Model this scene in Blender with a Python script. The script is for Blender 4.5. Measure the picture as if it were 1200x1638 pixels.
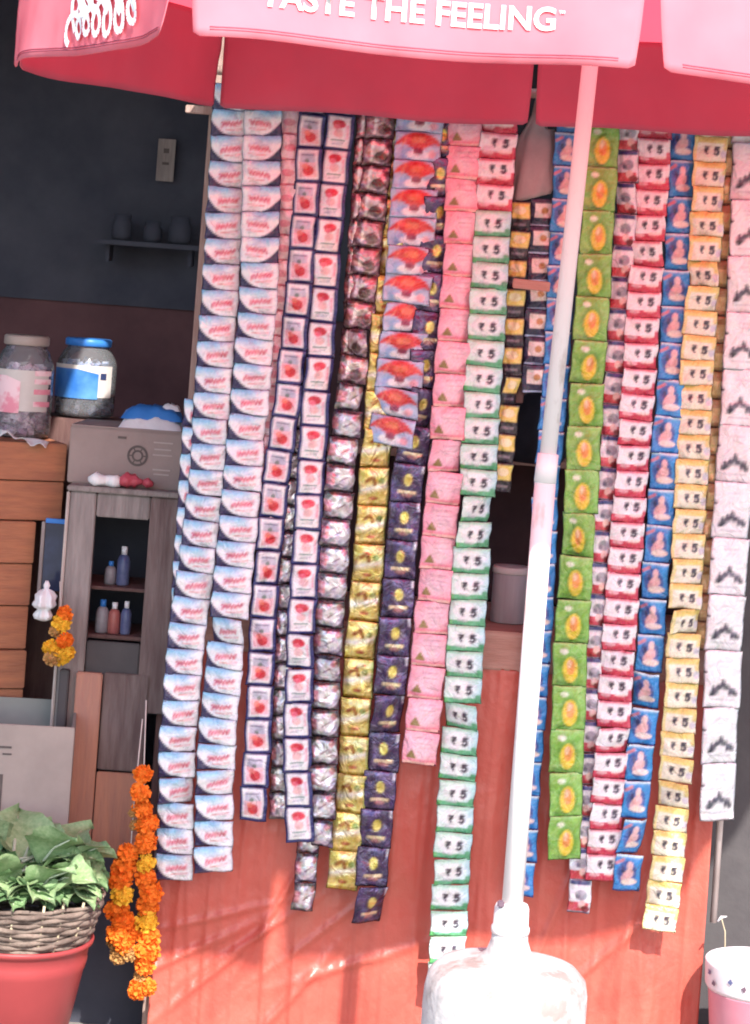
import bpy, bmesh, math, random
import numpy as np
from mathutils import Vector, Matrix, noise

random.seed(7)
for o in list(bpy.data.objects):
    bpy.data.objects.remove(o)
scene = bpy.context.scene
COL = scene.collection

# ------------------------------------------------------------------ camera
F_PX, PPX, PPY, ROLL, EYE = 4000.0, 628.0, 434.0, math.radians(4.2), 1.95
cd = bpy.data.cameras.new('camera')
cam = bpy.data.objects.new('camera', cd)
COL.objects.link(cam)
cd.sensor_width = 36.0
cd.lens = 36.0 * F_PX / 1638.0
cd.shift_x = -(PPX - 600.0) / 1638.0
cd.shift_y = -(819.0 - PPY) / 1638.0
cd.clip_start, cd.clip_end = 0.05, 500
cam.matrix_world = Matrix.Translation((0, 0, EYE)) @ Matrix.Rotation(math.radians(90), 4, 'X') @ Matrix.Rotation(ROLL, 4, 'Z')
scene.camera = cam
scene.cycles.filter_width = 1.9
scene.cycles.max_bounces = 7
scene.cycles.diffuse_bounces = 4
scene.cycles.glossy_bounces = 3

# ------------------------------------------------------------------ light
SUN_DIR = Vector((-0.27, 1.0, -1.0)).normalized()
world = bpy.data.worlds.new('World')
scene.world = world
world.use_nodes = True
wn = world.node_tree
sky = wn.nodes.new('ShaderNodeTexSky')
sky.sky_type = 'NISHITA'
sky.sun_disc = False
sky.sun_elevation = math.asin(-SUN_DIR.z)
sky.sun_rotation = math.atan2(-SUN_DIR.x, -SUN_DIR.y)
sky.air_density = 1.0
sky.dust_density = 1.5
sky.ozone_density = 1.0
bg = wn.nodes['Background']
wn.links.new(sky.outputs[0], bg.inputs[0])
bg.inputs[1].default_value = 0.13
sd = bpy.data.lights.new('sun', 'SUN')
sd.energy = 3.1
sd.angle = math.radians(0.6)
sd.color = (1.0, 0.95, 0.88)
sun = bpy.data.objects.new('sun', sd)
COL.objects.link(sun)
sun.location = (1, -3, 8)
sun.rotation_euler = SUN_DIR.to_track_quat('-Z', 'Y').to_euler()
vs = scene.view_settings
vs.view_transform = 'Standard'
vs.look = 'None'
vs.exposure = 1.56
vs.gamma = 1.0
vs.use_curve_mapping = False

# ------------------------------------------------------------------ helpers
CA, SA = math.cos(ROLL), math.sin(ROLL)


def P(px, py, d):
    """point of the place seen at a photograph position, at depth d metres"""
    dx, dy = px - PPX, py - PPY
    x = dx * CA + dy * SA
    y = -dx * SA + dy * CA
    return Vector((x / F_PX * d, d, EYE - y / F_PX * d))


def lin(c):
    def f(v):
        v = v / 255.0
        return v / 12.92 if v <= 0.04045 else ((v + 0.055) / 1.055) ** 2.4
    return tuple(f(v) for v in c)


def tag(o, label=None, cat=None, group=None, kind=None):
    if label: o['label'] = label
    if cat: o['category'] = cat
    if group: o['group'] = group
    if kind: o['kind'] = kind
    return o


def empty(name, loc=(0, 0, 0), rz=0.0):
    o = bpy.data.objects.new(name, None)
    o.empty_display_size = 0.05
    COL.objects.link(o)
    o.location = loc
    o.rotation_euler = (0, 0, rz)
    return o


def link(name, me, m=None, parent=None, loc=None, rot=None):
    o = bpy.data.objects.new(name, me)
    COL.objects.link(o)
    if m is not None and len(me.materials) == 0:
        me.materials.append(m)
    if parent is not None:
        o.parent = parent
    if loc is not None: o.location = loc
    if rot is not None: o.rotation_euler = rot
    return o


class MB:
    def __init__(self):
        self.v, self.f, self.s = [], [], []

    def add(self, vs_, fs, smooth=False):
        k = len(self.v)
        self.v += [tuple(p) for p in vs_]
        self.f += [tuple(i + k for i in f) for f in fs]
        self.s += [smooth] * len(fs)
        return self

    def box(self, c, s, rot=None, bev=0.0):
        cx, cy, cz = c
        hx, hy, hz = s[0] / 2, s[1] / 2, s[2] / 2
        if bev <= 0:
            pts = [Vector((x * hx, y * hy, z * hz)) for x in (-1, 1) for y in (-1, 1) for z in (-1, 1)]
            fs = [(0, 1, 3, 2), (4, 6, 7, 5), (0, 4, 5, 1), (2, 3, 7, 6), (0, 2, 6, 4), (1, 5, 7, 3)]
        else:
            b = bmesh.new()
            bmesh.ops.create_cube(b, size=1.0)
            for q in b.verts:
                q.co = Vector((q.co.x * 2 * hx, q.co.y * 2 * hy, q.co.z * 2 * hz))
            bmesh.ops.bevel(b, geom=list(b.edges), offset=bev, segments=2, affect='EDGES')
            b.verts.index_update()
            pts = [q.co.copy() for q in b.verts]
            fs = [tuple(q.index for q in f.verts) for f in b.faces]
            b.free()
        if rot is not None:
            pts = [rot @ p for p in pts]
        return self.add([p + Vector((cx, cy, cz)) for p in pts], fs)

    def tube(self, path, r, n=8, cap=True):
        path = [Vector(p) for p in path]
        rs = r if isinstance(r, (list, tuple)) else [r] * len(path)
        pts, fs = [], []
        up = None
        for i, p in enumerate(path):
            t = (path[min(i + 1, len(path) - 1)] - path[max(i - 1, 0)]).normalized()
            if up is None:
                up = Vector((0, 0, 1)) if abs(t.z) < 0.9 else Vector((1, 0, 0))
            a = t.cross(up).normalized()
            b_ = a.cross(t).normalized()
            up = b_
            for k in range(n):
                g = 2 * math.pi * k / n
                pts.append(p + (a * math.cos(g) + b_ * math.sin(g)) * rs[i])
        for i in range(len(path) - 1):
            for k in range(n):
                k2 = (k + 1) % n
                fs.append((i * n + k, i * n + k2, (i + 1) * n + k2, (i + 1) * n + k))
        if cap:
            fs.append(tuple(range(n - 1, -1, -1)))
            fs.append(tuple((len(path) - 1) * n + k for k in range(n)))
        return self.add(pts, fs, True)

    def lathe(self, prof, n=32, c=(0, 0, 0), wob=0.0):
        pts, fs = [], []
        for j, (r, z) in enumerate(prof):
            for k in range(n):
                g = 2 * math.pi * k / n
                rr = r * (1 + wob * noise.noise(Vector((math.cos(g) * 2, math.sin(g) * 2, z * 9))))
                pts.append((c[0] + rr * math.cos(g), c[1] + rr * math.sin(g), c[2] + z))
        for j in range(len(prof) - 1):
            for k in range(n):
                k2 = (k + 1) % n
                fs.append((j * n + k, j * n + k2, (j + 1) * n + k2, (j + 1) * n + k))
        if prof[0][0] > 1e-5: fs.append(tuple(range(n - 1, -1, -1)))
        if prof[-1][0] > 1e-5: fs.append(tuple((len(prof) - 1) * n + k for k in range(n)))
        return self.add(pts, fs, True)

    def grid(self, fn, nu, nv, smooth=True):
        pts = [fn(i / nu, j / nv) for j in range(nv + 1) for i in range(nu + 1)]
        fs = [(j * (nu + 1) + i, j * (nu + 1) + i + 1, (j + 1) * (nu + 1) + i + 1, (j + 1) * (nu + 1) + i)
              for j in range(nv) for i in range(nu)]
        return self.add(pts, fs, smooth)

    def mesh(self, name):
        me = bpy.data.meshes.new(name)
        me.from_pydata(self.v, [], self.f)
        me.polygons.foreach_set('use_smooth', self.s)
        me.update()
        return me

    def build(self, name, m, parent=None, loc=None, rot=None):
        return link(name, self.mesh(name), m, parent, loc, rot)


def pmat(name, c1, c2=None, scale=6.0, rough=0.6, bump=0.0, spec=0.3, stretch=(1, 1, 1), detail=6, dist=0.0, sheen=0, bscale=None, lo=.35, hi=.65):
    m = bpy.data.materials.new(name)
    m.use_nodes = True
    nt = m.node_tree
    b = nt.nodes['Principled BSDF']
    b.inputs['Roughness'].default_value = rough
    b.inputs['Specular IOR Level'].default_value = spec
    tc = nt.nodes.new('ShaderNodeTexCoord')
    mp = nt.nodes.new('ShaderNodeMapping')
    mp.inputs['Scale'].default_value = stretch
    nt.links.new(tc.outputs['Object'], mp.inputs[0])
    nz = nt.nodes.new('ShaderNodeTexNoise')
    nz.inputs['Scale'].default_value = scale
    nz.inputs['Detail'].default_value = detail
    nz.inputs['Roughness'].default_value = 0.62
    nz.inputs['Distortion'].default_value = dist
    nt.links.new(mp.outputs[0], nz.inputs['Vector'])
    cr = nt.nodes.new('ShaderNodeValToRGB')
    if c2 is None:
        c2 = tuple(v * 0.8 for v in c1)
    cr.color_ramp.elements[0].position = lo
    cr.color_ramp.elements[1].position = hi
    cr.color_ramp.elements[0].color = (*c1, 1)
    cr.color_ramp.elements[1].color = (*c2, 1)
    nt.links.new(nz.outputs['Fac'], cr.inputs[0])
    nt.links.new(cr.outputs[0], b.inputs['Base Color'])
    if bump > 0:
        n2 = nt.nodes.new('ShaderNodeTexNoise')
        n2.inputs['Scale'].default_value = bscale or scale * 4
        n2.inputs['Detail'].default_value = 5
        nt.links.new(mp.outputs[0], n2.inputs['Vector'])
        bp = nt.nodes.new('ShaderNodeBump')
        bp.inputs['Strength'].default_value = bump
        bp.inputs['Distance'].default_value = 0.01
        nt.links.new(n2.outputs['Fac'], bp.inputs['Height'])
        nt.links.new(bp.outputs[0], b.inputs['Normal'])
    return m


def fabric_mat(name, c1, c2, tr, fac):
    m = bpy.data.materials.new(name)
    m.use_nodes = True
    nt = m.node_tree
    for n in list(nt.nodes):
        if n.type == 'BSDF_PRINCIPLED': nt.nodes.remove(n)
    out = nt.nodes['Material Output']
    tc = nt.nodes.new('ShaderNodeTexCoord')
    nz = nt.nodes.new('ShaderNodeTexNoise')
    nz.inputs['Scale'].default_value = 7
    nz.inputs['Detail'].default_value = 5
    nt.links.new(tc.outputs['Object'], nz.inputs['Vector'])
    cr = nt.nodes.new('ShaderNodeValToRGB')
    cr.color_ramp.elements[0].position = .3
    cr.color_ramp.elements[1].position = .7
    cr.color_ramp.elements[0].color = (*c1, 1)
    cr.color_ramp.elements[1].color = (*c2, 1)
    nt.links.new(nz.outputs['Fac'], cr.inputs[0])
    df = nt.nodes.new('ShaderNodeBsdfDiffuse')
    nt.links.new(cr.outputs[0], df.inputs[0])
    tl = nt.nodes.new('ShaderNodeBsdfTranslucent')
    tl.inputs[0].default_value = (*tr, 1)
    mx = nt.nodes.new('ShaderNodeMixShader')
    mx.inputs[0].default_value = fac
    nt.links.new(df.outputs[0], mx.inputs[1])
    nt.links.new(tl.outputs[0], mx.inputs[2])
    nt.links.new(mx.outputs[0], out.inputs[0])
    return m


def glass_mat(name, col, rough=0.05, alpha_like=0.86):
    """thin clear plastic: mostly see-through with a glossy skin"""
    m = bpy.data.materials.new(name)
    m.use_nodes = True
    nt = m.node_tree
    for n in list(nt.nodes):
        if n.type == 'BSDF_PRINCIPLED': nt.nodes.remove(n)
    out = nt.nodes['Material Output']
    tp = nt.nodes.new('ShaderNodeBsdfTransparent'); tp.inputs[0].default_value = (*col, 1)
    df = nt.nodes.new('ShaderNodeBsdfDiffuse'); df.inputs[0].default_value = (.75, .76, .8, 1)
    gl = nt.nodes.new('ShaderNodeBsdfGlossy'); gl.inputs['Roughness'].default_value = rough
    lw = nt.nodes.new('ShaderNodeFresnel'); lw.inputs[0].default_value = 1.45
    tc = nt.nodes.new('ShaderNodeTexCoord')
    nz = nt.nodes.new('ShaderNodeTexNoise'); nz.inputs['Scale'].default_value = 30
    nt.links.new(tc.outputs['Object'], nz.inputs['Vector'])
    bp = nt.nodes.new('ShaderNodeBump'); bp.inputs['Strength'].default_value = .25; bp.inputs['Distance'].default_value = .01
    nt.links.new(nz.outputs['Fac'], bp.inputs['Height']); nt.links.new(bp.outputs[0], gl.inputs['Normal'])
    m1 = nt.nodes.new('ShaderNodeMixShader'); m1.inputs[0].default_value = 1 - alpha_like
    nt.links.new(tp.outputs[0], m1.inputs[1]); nt.links.new(df.outputs[0], m1.inputs[2])
    m2 = nt.nodes.new('ShaderNodeMixShader')
    nt.links.new(lw.outputs[0], m2.inputs[0]); nt.links.new(m1.outputs[0], m2.inputs[1]); nt.links.new(gl.outputs[0], m2.inputs[2])
    nt.links.new(m2.outputs[0], out.inputs[0])
    return m


def print_mat(name, rough, spec):
    """printed film: ink colours sit in the 'print' colour attribute"""
    m = bpy.data.materials.new(name)
    m.use_nodes = True
    nt = m.node_tree
    b = nt.nodes['Principled BSDF']
    at = nt.nodes.new('ShaderNodeVertexColor'); at.layer_name = 'print'
    tc = nt.nodes.new('ShaderNodeTexCoord')
    oi = nt.nodes.new('ShaderNodeObjectInfo')
    ad = nt.nodes.new('ShaderNodeVectorMath'); ad.operation = 'ADD'
    sc_ = nt.nodes.new('ShaderNodeVectorMath'); sc_.operation = 'SCALE'; sc_.inputs['Scale'].default_value = 11.0
    cb = nt.nodes.new('ShaderNodeCombineXYZ')
    nt.links.new(oi.outputs['Random'], cb.inputs[0]); nt.links.new(oi.outputs['Random'], cb.inputs[2])
    nt.links.new(cb.outputs[0], sc_.inputs[0])
    nt.links.new(tc.outputs['Object'], ad.inputs[0]); nt.links.new(sc_.outputs[0], ad.inputs[1])
    nz = nt.nodes.new('ShaderNodeTexNoise'); nz.inputs['Scale'].default_value = 26; nz.inputs['Detail'].default_value = 3
    nz.inputs['Distortion'].default_value = 1.0
    nt.links.new(ad.outputs[0], nz.inputs['Vector'])
    bp = nt.nodes.new('ShaderNodeBump'); bp.inputs['Strength'].default_value = .8; bp.inputs['Distance'].default_value = .014
    nt.links.new(nz.outputs['Fac'], bp.inputs['Height'])
    nt.links.new(bp.outputs[0], b.inputs['Normal'])
    nt.links.new(at.outputs['Color'], b.inputs['Base Color'])
    b.inputs['Roughness'].default_value = rough
    b.inputs['Specular IOR Level'].default_value = spec
    return m


# ------------------------------------------------------------------ materials
M = {}
M['ground'] = pmat('dusty_concrete', (.20, .18, .165), (.28, .255, .235), 3, .9, .4)
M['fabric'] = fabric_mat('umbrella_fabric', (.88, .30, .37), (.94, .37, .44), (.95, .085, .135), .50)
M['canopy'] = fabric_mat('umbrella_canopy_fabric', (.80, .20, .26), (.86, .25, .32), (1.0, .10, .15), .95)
M['dark_inner'] = fabric_mat('umbrella_inner_side', (.43, .145, .205), (.49, .165, .23), (.80, .11, .17), .34)  # inner cloth colour darkened to deepen the shade under the umbrella
M['white_print'] = pmat('white_print', (.85, .85, .85), (.78, .78, .8), 20, .7)
M['grey_print'] = pmat('grey_print', (.4, .38, .4), (.5, .46, .48), 20, .7)
M['pole'] = pmat('white_enamel', (.74, .72, .71), (.40, .33, .29), 9, .38, .08, stretch=(3, 3, 1), lo=.58, hi=.80)
M['base'] = pmat('chalky_white_plastic', (.52, .505, .50), (.27, .225, .21), 10, .6, .4, lo=.47, hi=.64)
M['rib'] = pmat('rib_metal', (.5, .5, .5), (.3, .3, .3), 20, .4)
M['tarp'] = pmat('red_plastic_sheet', (.47, .082, .060), (.44, .125, .088), 3.2, .36, .5, .45, stretch=(1.3, 1, 1), bscale=22, dist=1.2, lo=.35, hi=.8)
M['wood_post'] = pmat('weathered_post', (.30, .19, .16), (.42, .32, .28), 9, .8, .4, stretch=(6, 6, .6))
M['wood_orange'] = pmat('orange_brown_wood', (.42, .165, .085), (.30, .12, .07), 7, .65, .3, stretch=(1, 1, 7))
M['wood_grey'] = pmat('grey_brown_wood', (.19, .16, .155), (.32, .275, .26), 6, .8, .4, stretch=(7, 7, .8))
M['wood_dark'] = pmat('dark_brown_wood', (.10, .05, .05), (.15, .085, .075), 6, .75, .3, stretch=(6, 6, .8))
M['wood_tan'] = pmat('tan_board', (.52, .25, .17), (.40, .20, .155), 6, .75, .3, stretch=(7, 7, .7))
M['wood_worn'] = pmat('worn_brown_board', (.13, .085, .082), (.22, .165, .155), 7, .8, .4, stretch=(6, 6, .7))
M['wood_counter'] = pmat('worn_counter_wood', (.33, .17, .13), (.42, .25, .2), 9, .75, .3, stretch=(.8, 3, 6))
M['dark_wall'] = pmat('dark_blue_grey_wall', (.036, .040, .060), (.070, .072, .094), 2.6, .85, .2)
M['maroon_wall'] = pmat('dark_maroon_wall', (.072, .034, .040), (.125, .06, .066), 2.6, .85, .2)
M['roof'] = pmat('roof_sheet', (.12, .12, .13), (.18, .17, .17), 5, .8)
M['cardboard'] = pmat('grey_brown_carton', (.31, .245, .225), (.26, .205, .19), 8, .85, .15)
M['carton_ink'] = pmat('carton_ink', (.09, .075, .075), (.13, .11, .1), 30, .9)
M['carton_pale'] = pmat('carton_pale_ink', (.42, .36, .33), (.38, .32, .3), 30, .9)
M['grey_plastic'] = pmat('grey_plastic', (.36, .30, .27), (.28, .235, .215), 5, .6, .1)
M['greenish_plastic'] = pmat('grey_green_plastic', (.27, .28, .26), (.22, .225, .215), 5, .6, .1)
M['paper'] = pmat('white_paper', (.8, .8, .8), (.7, .7, .72), 12, .8, .3)
M['white_plastic'] = pmat('white_plastic', (.75, .75, .77), (.65, .65, .68), 10, .4, .3)
M['pinkred'] = pmat('pink_red_film', (.55, .10, .14), (.36, .05, .07), 20, .4, .4)
M['blue'] = pmat('blue_plastic', (.03, .16, .50), (.05, .22, .58), 8, .4, .1)
M['navy'] = pmat('navy_film', (.02, .03, .09), (.05, .07, .16), 30, .35, .3)
M['label_pink'] = pmat('pink_label', (.75, .28, .36), (.85, .62, .66), 14, .5, lo=.45, hi=.55)
M['label_blue'] = pmat('blue_label', (.03, .15, .48), (.14, .36, .62), 7, .45, lo=.4, hi=.75)
M['cream'] = pmat('cream_label', (.55, .51, .48), (.62, .58, .55), 20, .5)
M['jar'] = glass_mat('clear_jar_plastic', (.93, .94, .96))
M['candy_a'] = pmat('mauve_wrappers', (.78, .66, .72), (.34, .20, .30), 40, .35, .3, lo=.42, hi=.58)
M['candy_b'] = pmat('dark_wrappers', (.52, .56, .62), (.10, .16, .30), 40, .35, .3, lo=.42, hi=.58)
M['steel'] = pmat('dull_steel', (.34, .31, .33), (.46, .43, .44), 5, .45, .05, stretch=(6, 6, .5))
M['steel_rim'] = pmat('bright_steel_rim', (.62, .56, .54), (.7, .64, .6), 5, .4)
M['leaf'] = pmat('leaf_green', (.19, .30, .14), (.09, .18, .075), 18, .45, .3)
M['leaf_b'] = pmat('leaf_pale_green', (.29, .39, .21), (.17, .28, .12), 14, .45, .3)
M['stem'] = pmat('pale_stem', (.50, .55, .42), (.40, .46, .33), 10, .5)
M['wicker'] = pmat('grey_brown_wicker', (.085, .06, .05), (.22, .17, .14), 22, .8, .4)
M['stake'] = pmat('pale_cane', (.40, .34, .22), (.50, .43, .30), 25, .8)
M['tub'] = pmat('red_plastic_tub', (.31, .05, .052), (.26, .042, .045), 4, .4, .05)
M['orange'] = pmat('marigold_orange', (.88, .23, .02), (.76, .15, .012), 30, .7)
M['yellow'] = pmat('marigold_yellow', (.85, .52, .04), (.76, .40, .03), 30, .7)
M['drab'] = pmat('marigold_wilted', (.48, .27, .10), (.4, .2, .06), 30, .7)
M['string'] = pmat('string', (.55, .5, .46), None, 40, .9)
M['bucket'] = pmat('pink_plastic', (.60, .23, .30), (.66, .32, .38), 4, .4, .05)
M['bucket_white'] = pmat('white_flowered_band', (.78, .76, .78), (.7, .66, .7), 14, .4)
M['ink_dark'] = pmat('dark_ink', (.10, .07, .10), (.15, .1, .13), 20, .5)
M['grey_bag'] = pmat('grey_bag_film', (.25, .235, .23), (.36, .335, .32), 6, .55, .5, bscale=14)
M['black'] = pmat('black_cloth', (.02, .02, .03), (.035, .035, .05), 10, .85, .3)
M['dark_panel'] = pmat('dark_grey_panel', (.062, .056, .06), (.085, .078, .08), 6, .7, .2)
M['pale_metal'] = pmat('pale_metal_rod', (.55, .47, .44), (.42, .34, .31), 12, .5)
M['bottle_a'] = pmat('blue_bottle', (.06, .08, .18), (.14, .16, .28), 20, .3)
M['bottle_b'] = pmat('grey_bottle', (.26, .25, .27), (.18, .17, .19), 20, .3)
M['bottle_c'] = pmat('red_bottle', (.36, .12, .10), (.28, .09, .09), 20, .3)
M['glassdark'] = pmat('dark_blue_glass', (.012, .018, .04), (.03, .045, .1), 9, .12, 0, .6)
M['film'] = print_mat('printed_film', .33, .5)
M['foil'] = print_mat('printed_foil', .24, .6)
M['foil'].node_tree.nodes['Principled BSDF'].inputs['Metallic'].default_value = .45

# ------------------------------------------------------------------ setting
g = MB().add([(-60, -60, 0), (60, -60, 0), (60, 60, 0), (-60, 60, 0)], [(0, 1, 2, 3)]).build('ground', M['ground'])
tag(g, kind='structure')

# kiosk shell (walls, roof, counter, posts and hanging rod)
D_TARP = 6.14
kiosk = tag(empty('kiosk', (0.2, 6.2, 0)), 'dark open-fronted stall behind the hanging packet strips, with wooden posts and counter', 'stall')
K = Vector(kiosk.location)


def kpart(name, c, s, m, rot=None, bev=0.0):
    return MB().box(Vector(c) - K, s, rot, bev).build(name, m, kiosk)


kpart('upper_wall', (0, 7.45, 2.30), (4.6, .06, 1.02), M['dark_wall'])
kpart('lower_wall', (0, 7.462, .92), (4.6, .06, 1.84), M['maroon_wall'])
kpart('roof', (0, 6.76, 2.86), (4.7, 1.52, .05), M['roof'])
kpart('side_wall', (-2.28, 6.8, 1.41), (.05, 1.4, 2.82), M['dark_wall'])
kpart('side_wall', (2.28, 6.8, 1.41), (.05, 1.4, 2.82), M['dark_wall'])
# posts
lp_t, lp_b = P(350, 90, 6.165), P(238, 1600, 6.165)
MB().box((0, 0, 0), (.024, .03, (lp_t - lp_b).length + .3), bev=.003).build('post', M['wood_post'], kiosk, (lp_t + lp_b) / 2 - K,
    (0, math.atan2(lp_t.x - lp_b.x, lp_t.z - lp_b.z), 0))
rp_t, rp_b = P(1236, 90, 6.145), P(1141, 1475, 6.145)
MB().tube([rp_b - K, rp_t - K], .0085, 10).build('post', M['pale_metal'], kiosk)
rod_z = P(600, 130, 6.06).z
MB().tube([Vector((-.60, 6.075, rod_z)) - K, Vector((1.2, 6.075, rod_z)) - K], .012, 10).build('hanging_rod', M['wood_post'], kiosk)
br = P(322, 176, 6.10)
MB().box(br - K, (.075, .02, .02), bev=.002).build('bracket', M['wood_post'], kiosk)
br = P(850, 456, 6.03)
MB().box(br - K, (.09, .02, .024), Matrix.Rotation(math.radians(2), 3, 'Y'), .002).build('cross_batten', M['wood_counter'], kiosk)
vb = P(836, 560, 6.13)
MB().box(vb - K, (.02, .02, .26), bev=.002).build('batten', M['wood_dark'], kiosk)
# counter: top board edge, carcass behind the sheet
ct = P(820, 1012, 6.12)
ctb = P(820, 1074, 6.12)
kpart('counter_top', (.2, 6.40, (ct.z + ctb.z) / 2), (1.36, .56, ct.z - ctb.z), M['wood_counter'], bev=.004)
kpart('counter_body', (.2, 6.44, ctb.z / 2 - .002), (1.30, .46, ctb.z - .006), M['wood_dark'])
sh = P(830, 730, 6.75)
kpart('shelf_board', (.3, 6.85, sh.z - .01), (1.5, .3, .02), M['wood_counter'])
kpart('shelf_back', (.3, 6.99, sh.z - .22), (1.5, .02, .40), M['maroon_wall'])
kpart('added_sun_shade', (-1.42, 5.37, 2.87), (1.84, 1.24, .03), M['roof'])  # unseen slab added to keep the sun off jars and crate
kpart('added_sun_board', (0, 6.02, 2.735), (4.7, .02, .19), M['black'])  # unseen board added to block sun above the strip tops
kpart('side_panel', (1.60, 6.36, .90), (1.40, .03, 1.8), M['dark_panel'])
kpart('dark_gap_sheet', (-.95, 6.325, .21), (1.0, .02, .42), M['dark_wall'])  # dark sheet standing in for the shaded gap below the cabinet

# ------------------------------------------------------------------ umbrella
RIM = [(-.37, 4.04, .353), (.386, 4.07, .352), (1.27, 4.24, .347), (1.52, 5.0, .36), (1.13, 5.93, .398), (.305, 5.965, .370), (-.44, 5.94, .362), (-.765, 4.85, .340)]
HUB = Vector((.372, 5.0, EYE + 1.02))
umb = tag(empty('market_umbrella', (.372, 5.0, 0)), 'big red market umbrella with white lettering on its hanging flaps, on a white pole', 'umbrella')
U0 = Vector(umb.location)
VH = .21
rim_top = [Vector((x, y, EYE + z + VH)) for x, y, z in RIM]
NR = len(RIM)


def val(i, u, v):
    """flap i: u along the rim, v downwards"""
    a, b = rim_top[i], rim_top[(i + 1) % NR]
    za, zb = RIM[i][2], RIM[(i + 1) % NR][2]
    p = a.lerp(b, u)
    t = (b - a).normalized()
    n = Vector((t.y, -t.x, 0)).normalized()
    c = (a + b) / 2 - U0
    if n.x * c.x + n.y * c.y < 0: n = -n
    zb_ = EYE + za + (zb - za) * u
    z = p.z + (zb_ - p.z) * v
    s = i * 1.7
    amp = 1.0 if i not in (4, 5) else .35
    off = amp * v * (.014 * math.sin(u * 7.3 + s) + .009 * math.sin(u * 15 + 2 * s) + .018)
    off += v * .006 * noise.noise(Vector((u * 9 + i * 5, v * 2.5, i))) + .0016 * noise.noise(Vector((u * 34 + i * 5, v * 7, i)))
    sag = -.003 * math.sin(math.pi * u) * v + .004 * math.sin(u * 9 + s) * v
    return Vector((p.x, p.y, z + sag)) + n * off


def flap_uv(i, a, v):
    """cut outline: slightly slanted sides and rounded lower corners"""
    wide, slim, shut = .012 + .016 * v * v, .006 + .006 * v * v, .0015 + .001 * v
    i0_, i1_ = {4: (wide, slim), 5: (slim, shut), 6: (shut, wide)}.get(i, (wide, wide))
    u = i0_ + a * (1 - i0_ - i1_)
    e = min(a, 1 - a)
    vv = v
    if e < .012: vv = v * (1 - .03 * (1 - e / .012) ** 2)
    return u, vv


for i in range(NR):
    mb = MB()
    def fv(a, v, i=i):
        u, vv = flap_uv(i, a, v)
        return val(i, u, vv) - U0
    mb.grid(fv, 64, 14)
    pm = flap_uv(i, .5, .5)
    nn = (val(i, pm[0] + .01, pm[1]) - val(i, *pm)).cross(val(i, pm[0], pm[1] + .01) - val(i, *pm))
    oc = (rim_top[i] + rim_top[(i + 1) % NR]) / 2 - U0
    if nn.x * oc.x + nn.y * oc.y < 0:
        mb.f = [f[::-1] for f in mb.f]
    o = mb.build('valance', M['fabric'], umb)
    o.data.materials.append(M['dark_inner'])
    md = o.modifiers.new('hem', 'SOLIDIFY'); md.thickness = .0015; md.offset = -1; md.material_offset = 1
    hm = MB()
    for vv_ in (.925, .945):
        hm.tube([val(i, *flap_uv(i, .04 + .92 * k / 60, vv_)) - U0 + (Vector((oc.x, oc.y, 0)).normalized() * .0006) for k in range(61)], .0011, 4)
    hm.build('hem_stitching', M['dark_inner'], umb)
    gm = MB()
    def fg(a, v, i=i):
        p = rim_top[i].lerp(rim_top[(i + 1) % NR], a)
        q = p.lerp(HUB, v)
        sagz = -.035 * math.sin(math.pi * v) - .02 * math.sin(math.pi * a) * (1 - v) * (v ** .5)
        return q + Vector((0, 0, sagz)) - U0
    gm.grid(fg, 14, 10)
    gm.build('canopy_panel', M['canopy'], umb)
    rb = MB().tube([rim_top[i] - U0 + Vector((0, 0, -.008)), rim_top[i].lerp(HUB, .5) - U0 + Vector((0, 0, -.048)), HUB - U0 + Vector((0, 0, -.02))], .005, 6)
    rb.build('rib', M['rib'], umb)

# pole: thin upper tube, collar, thicker lower tube
PB, PM, PT = P(819, 1452, 4.98), P(873, 762, 4.98), P(944, 105, 5.0)
top = HUB.copy()
MB().tube([PM - U0, PT - U0, top - U0], .0165, 20).build('upper_pole', M['pole'], umb)
MB().tube([PB - Vector((0, 0, .05)) - U0, PM - U0], .0212, 20).build('lower_pole', M['pole'], umb)
dirp = (PT - PM).normalized()
MB().tube([PM - dirp * .012 - U0, PM + dirp * .045 - U0], [.0222, .0208], 20).build('collar', M['pole'], umb)
MB().tube([top - U0 + Vector((0, 0, -.06)), top - U0 + Vector((0, 0, .05))], .03, 16).build('hub', M['rib'], umb)

# lettering on the front flap
def flap_text(i, body, u0, u1, v_base, height_scale, name, offs=.0035):
    cu = bpy.data.curves.new('lettering', 'FONT')
    cu.body = body
    cu.size = 1.0
    cu.offset = .022
    cu.resolution_u = 4
    ob = bpy.data.objects.new('lettering_tmp', cu)
    COL.objects.link(ob)
    bpy.context.view_layer.update()
    me = bpy.data.meshes.new_from_object(ob.evaluated_get(bpy.context.evaluated_depsgraph_get()))
    bpy.data.objects.remove(ob)
    xs = [v.co.x for v in me.vertices]
    x0, x1 = min(xs), max(xs)
    bm = bmesh.new(); bm.from_mesh(me)
    L = (rim_top[(i + 1) % NR] - rim_top[i]).length
    k = (u1 - u0) * L / (x1 - x0)
    for v in bm.verts:
        u = u0 + (v.co.x - x0) / (x1 - x0) * (u1 - u0)
        vv = v_base - v.co.y * k * height_scale / VH
        p = val(i, u, vv)
        n = (val(i, u + .01, vv) - p).cross(val(i, u, vv + .01) - p).normalized()
        if n.y > 0: n = -n
        v.co = p + n * offs - U0
    bm.to_mesh(me); bm.free()
    me.materials.clear()
    return link(name, me, M['white_print'], umb)


flap_text(0, 'TASTE THE FEELING', .165, .80, .735, 1.0, 'lettering')
tm = flap_text(0, 'TM', .806, .818, .60, 1.0, 'trademark')

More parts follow.
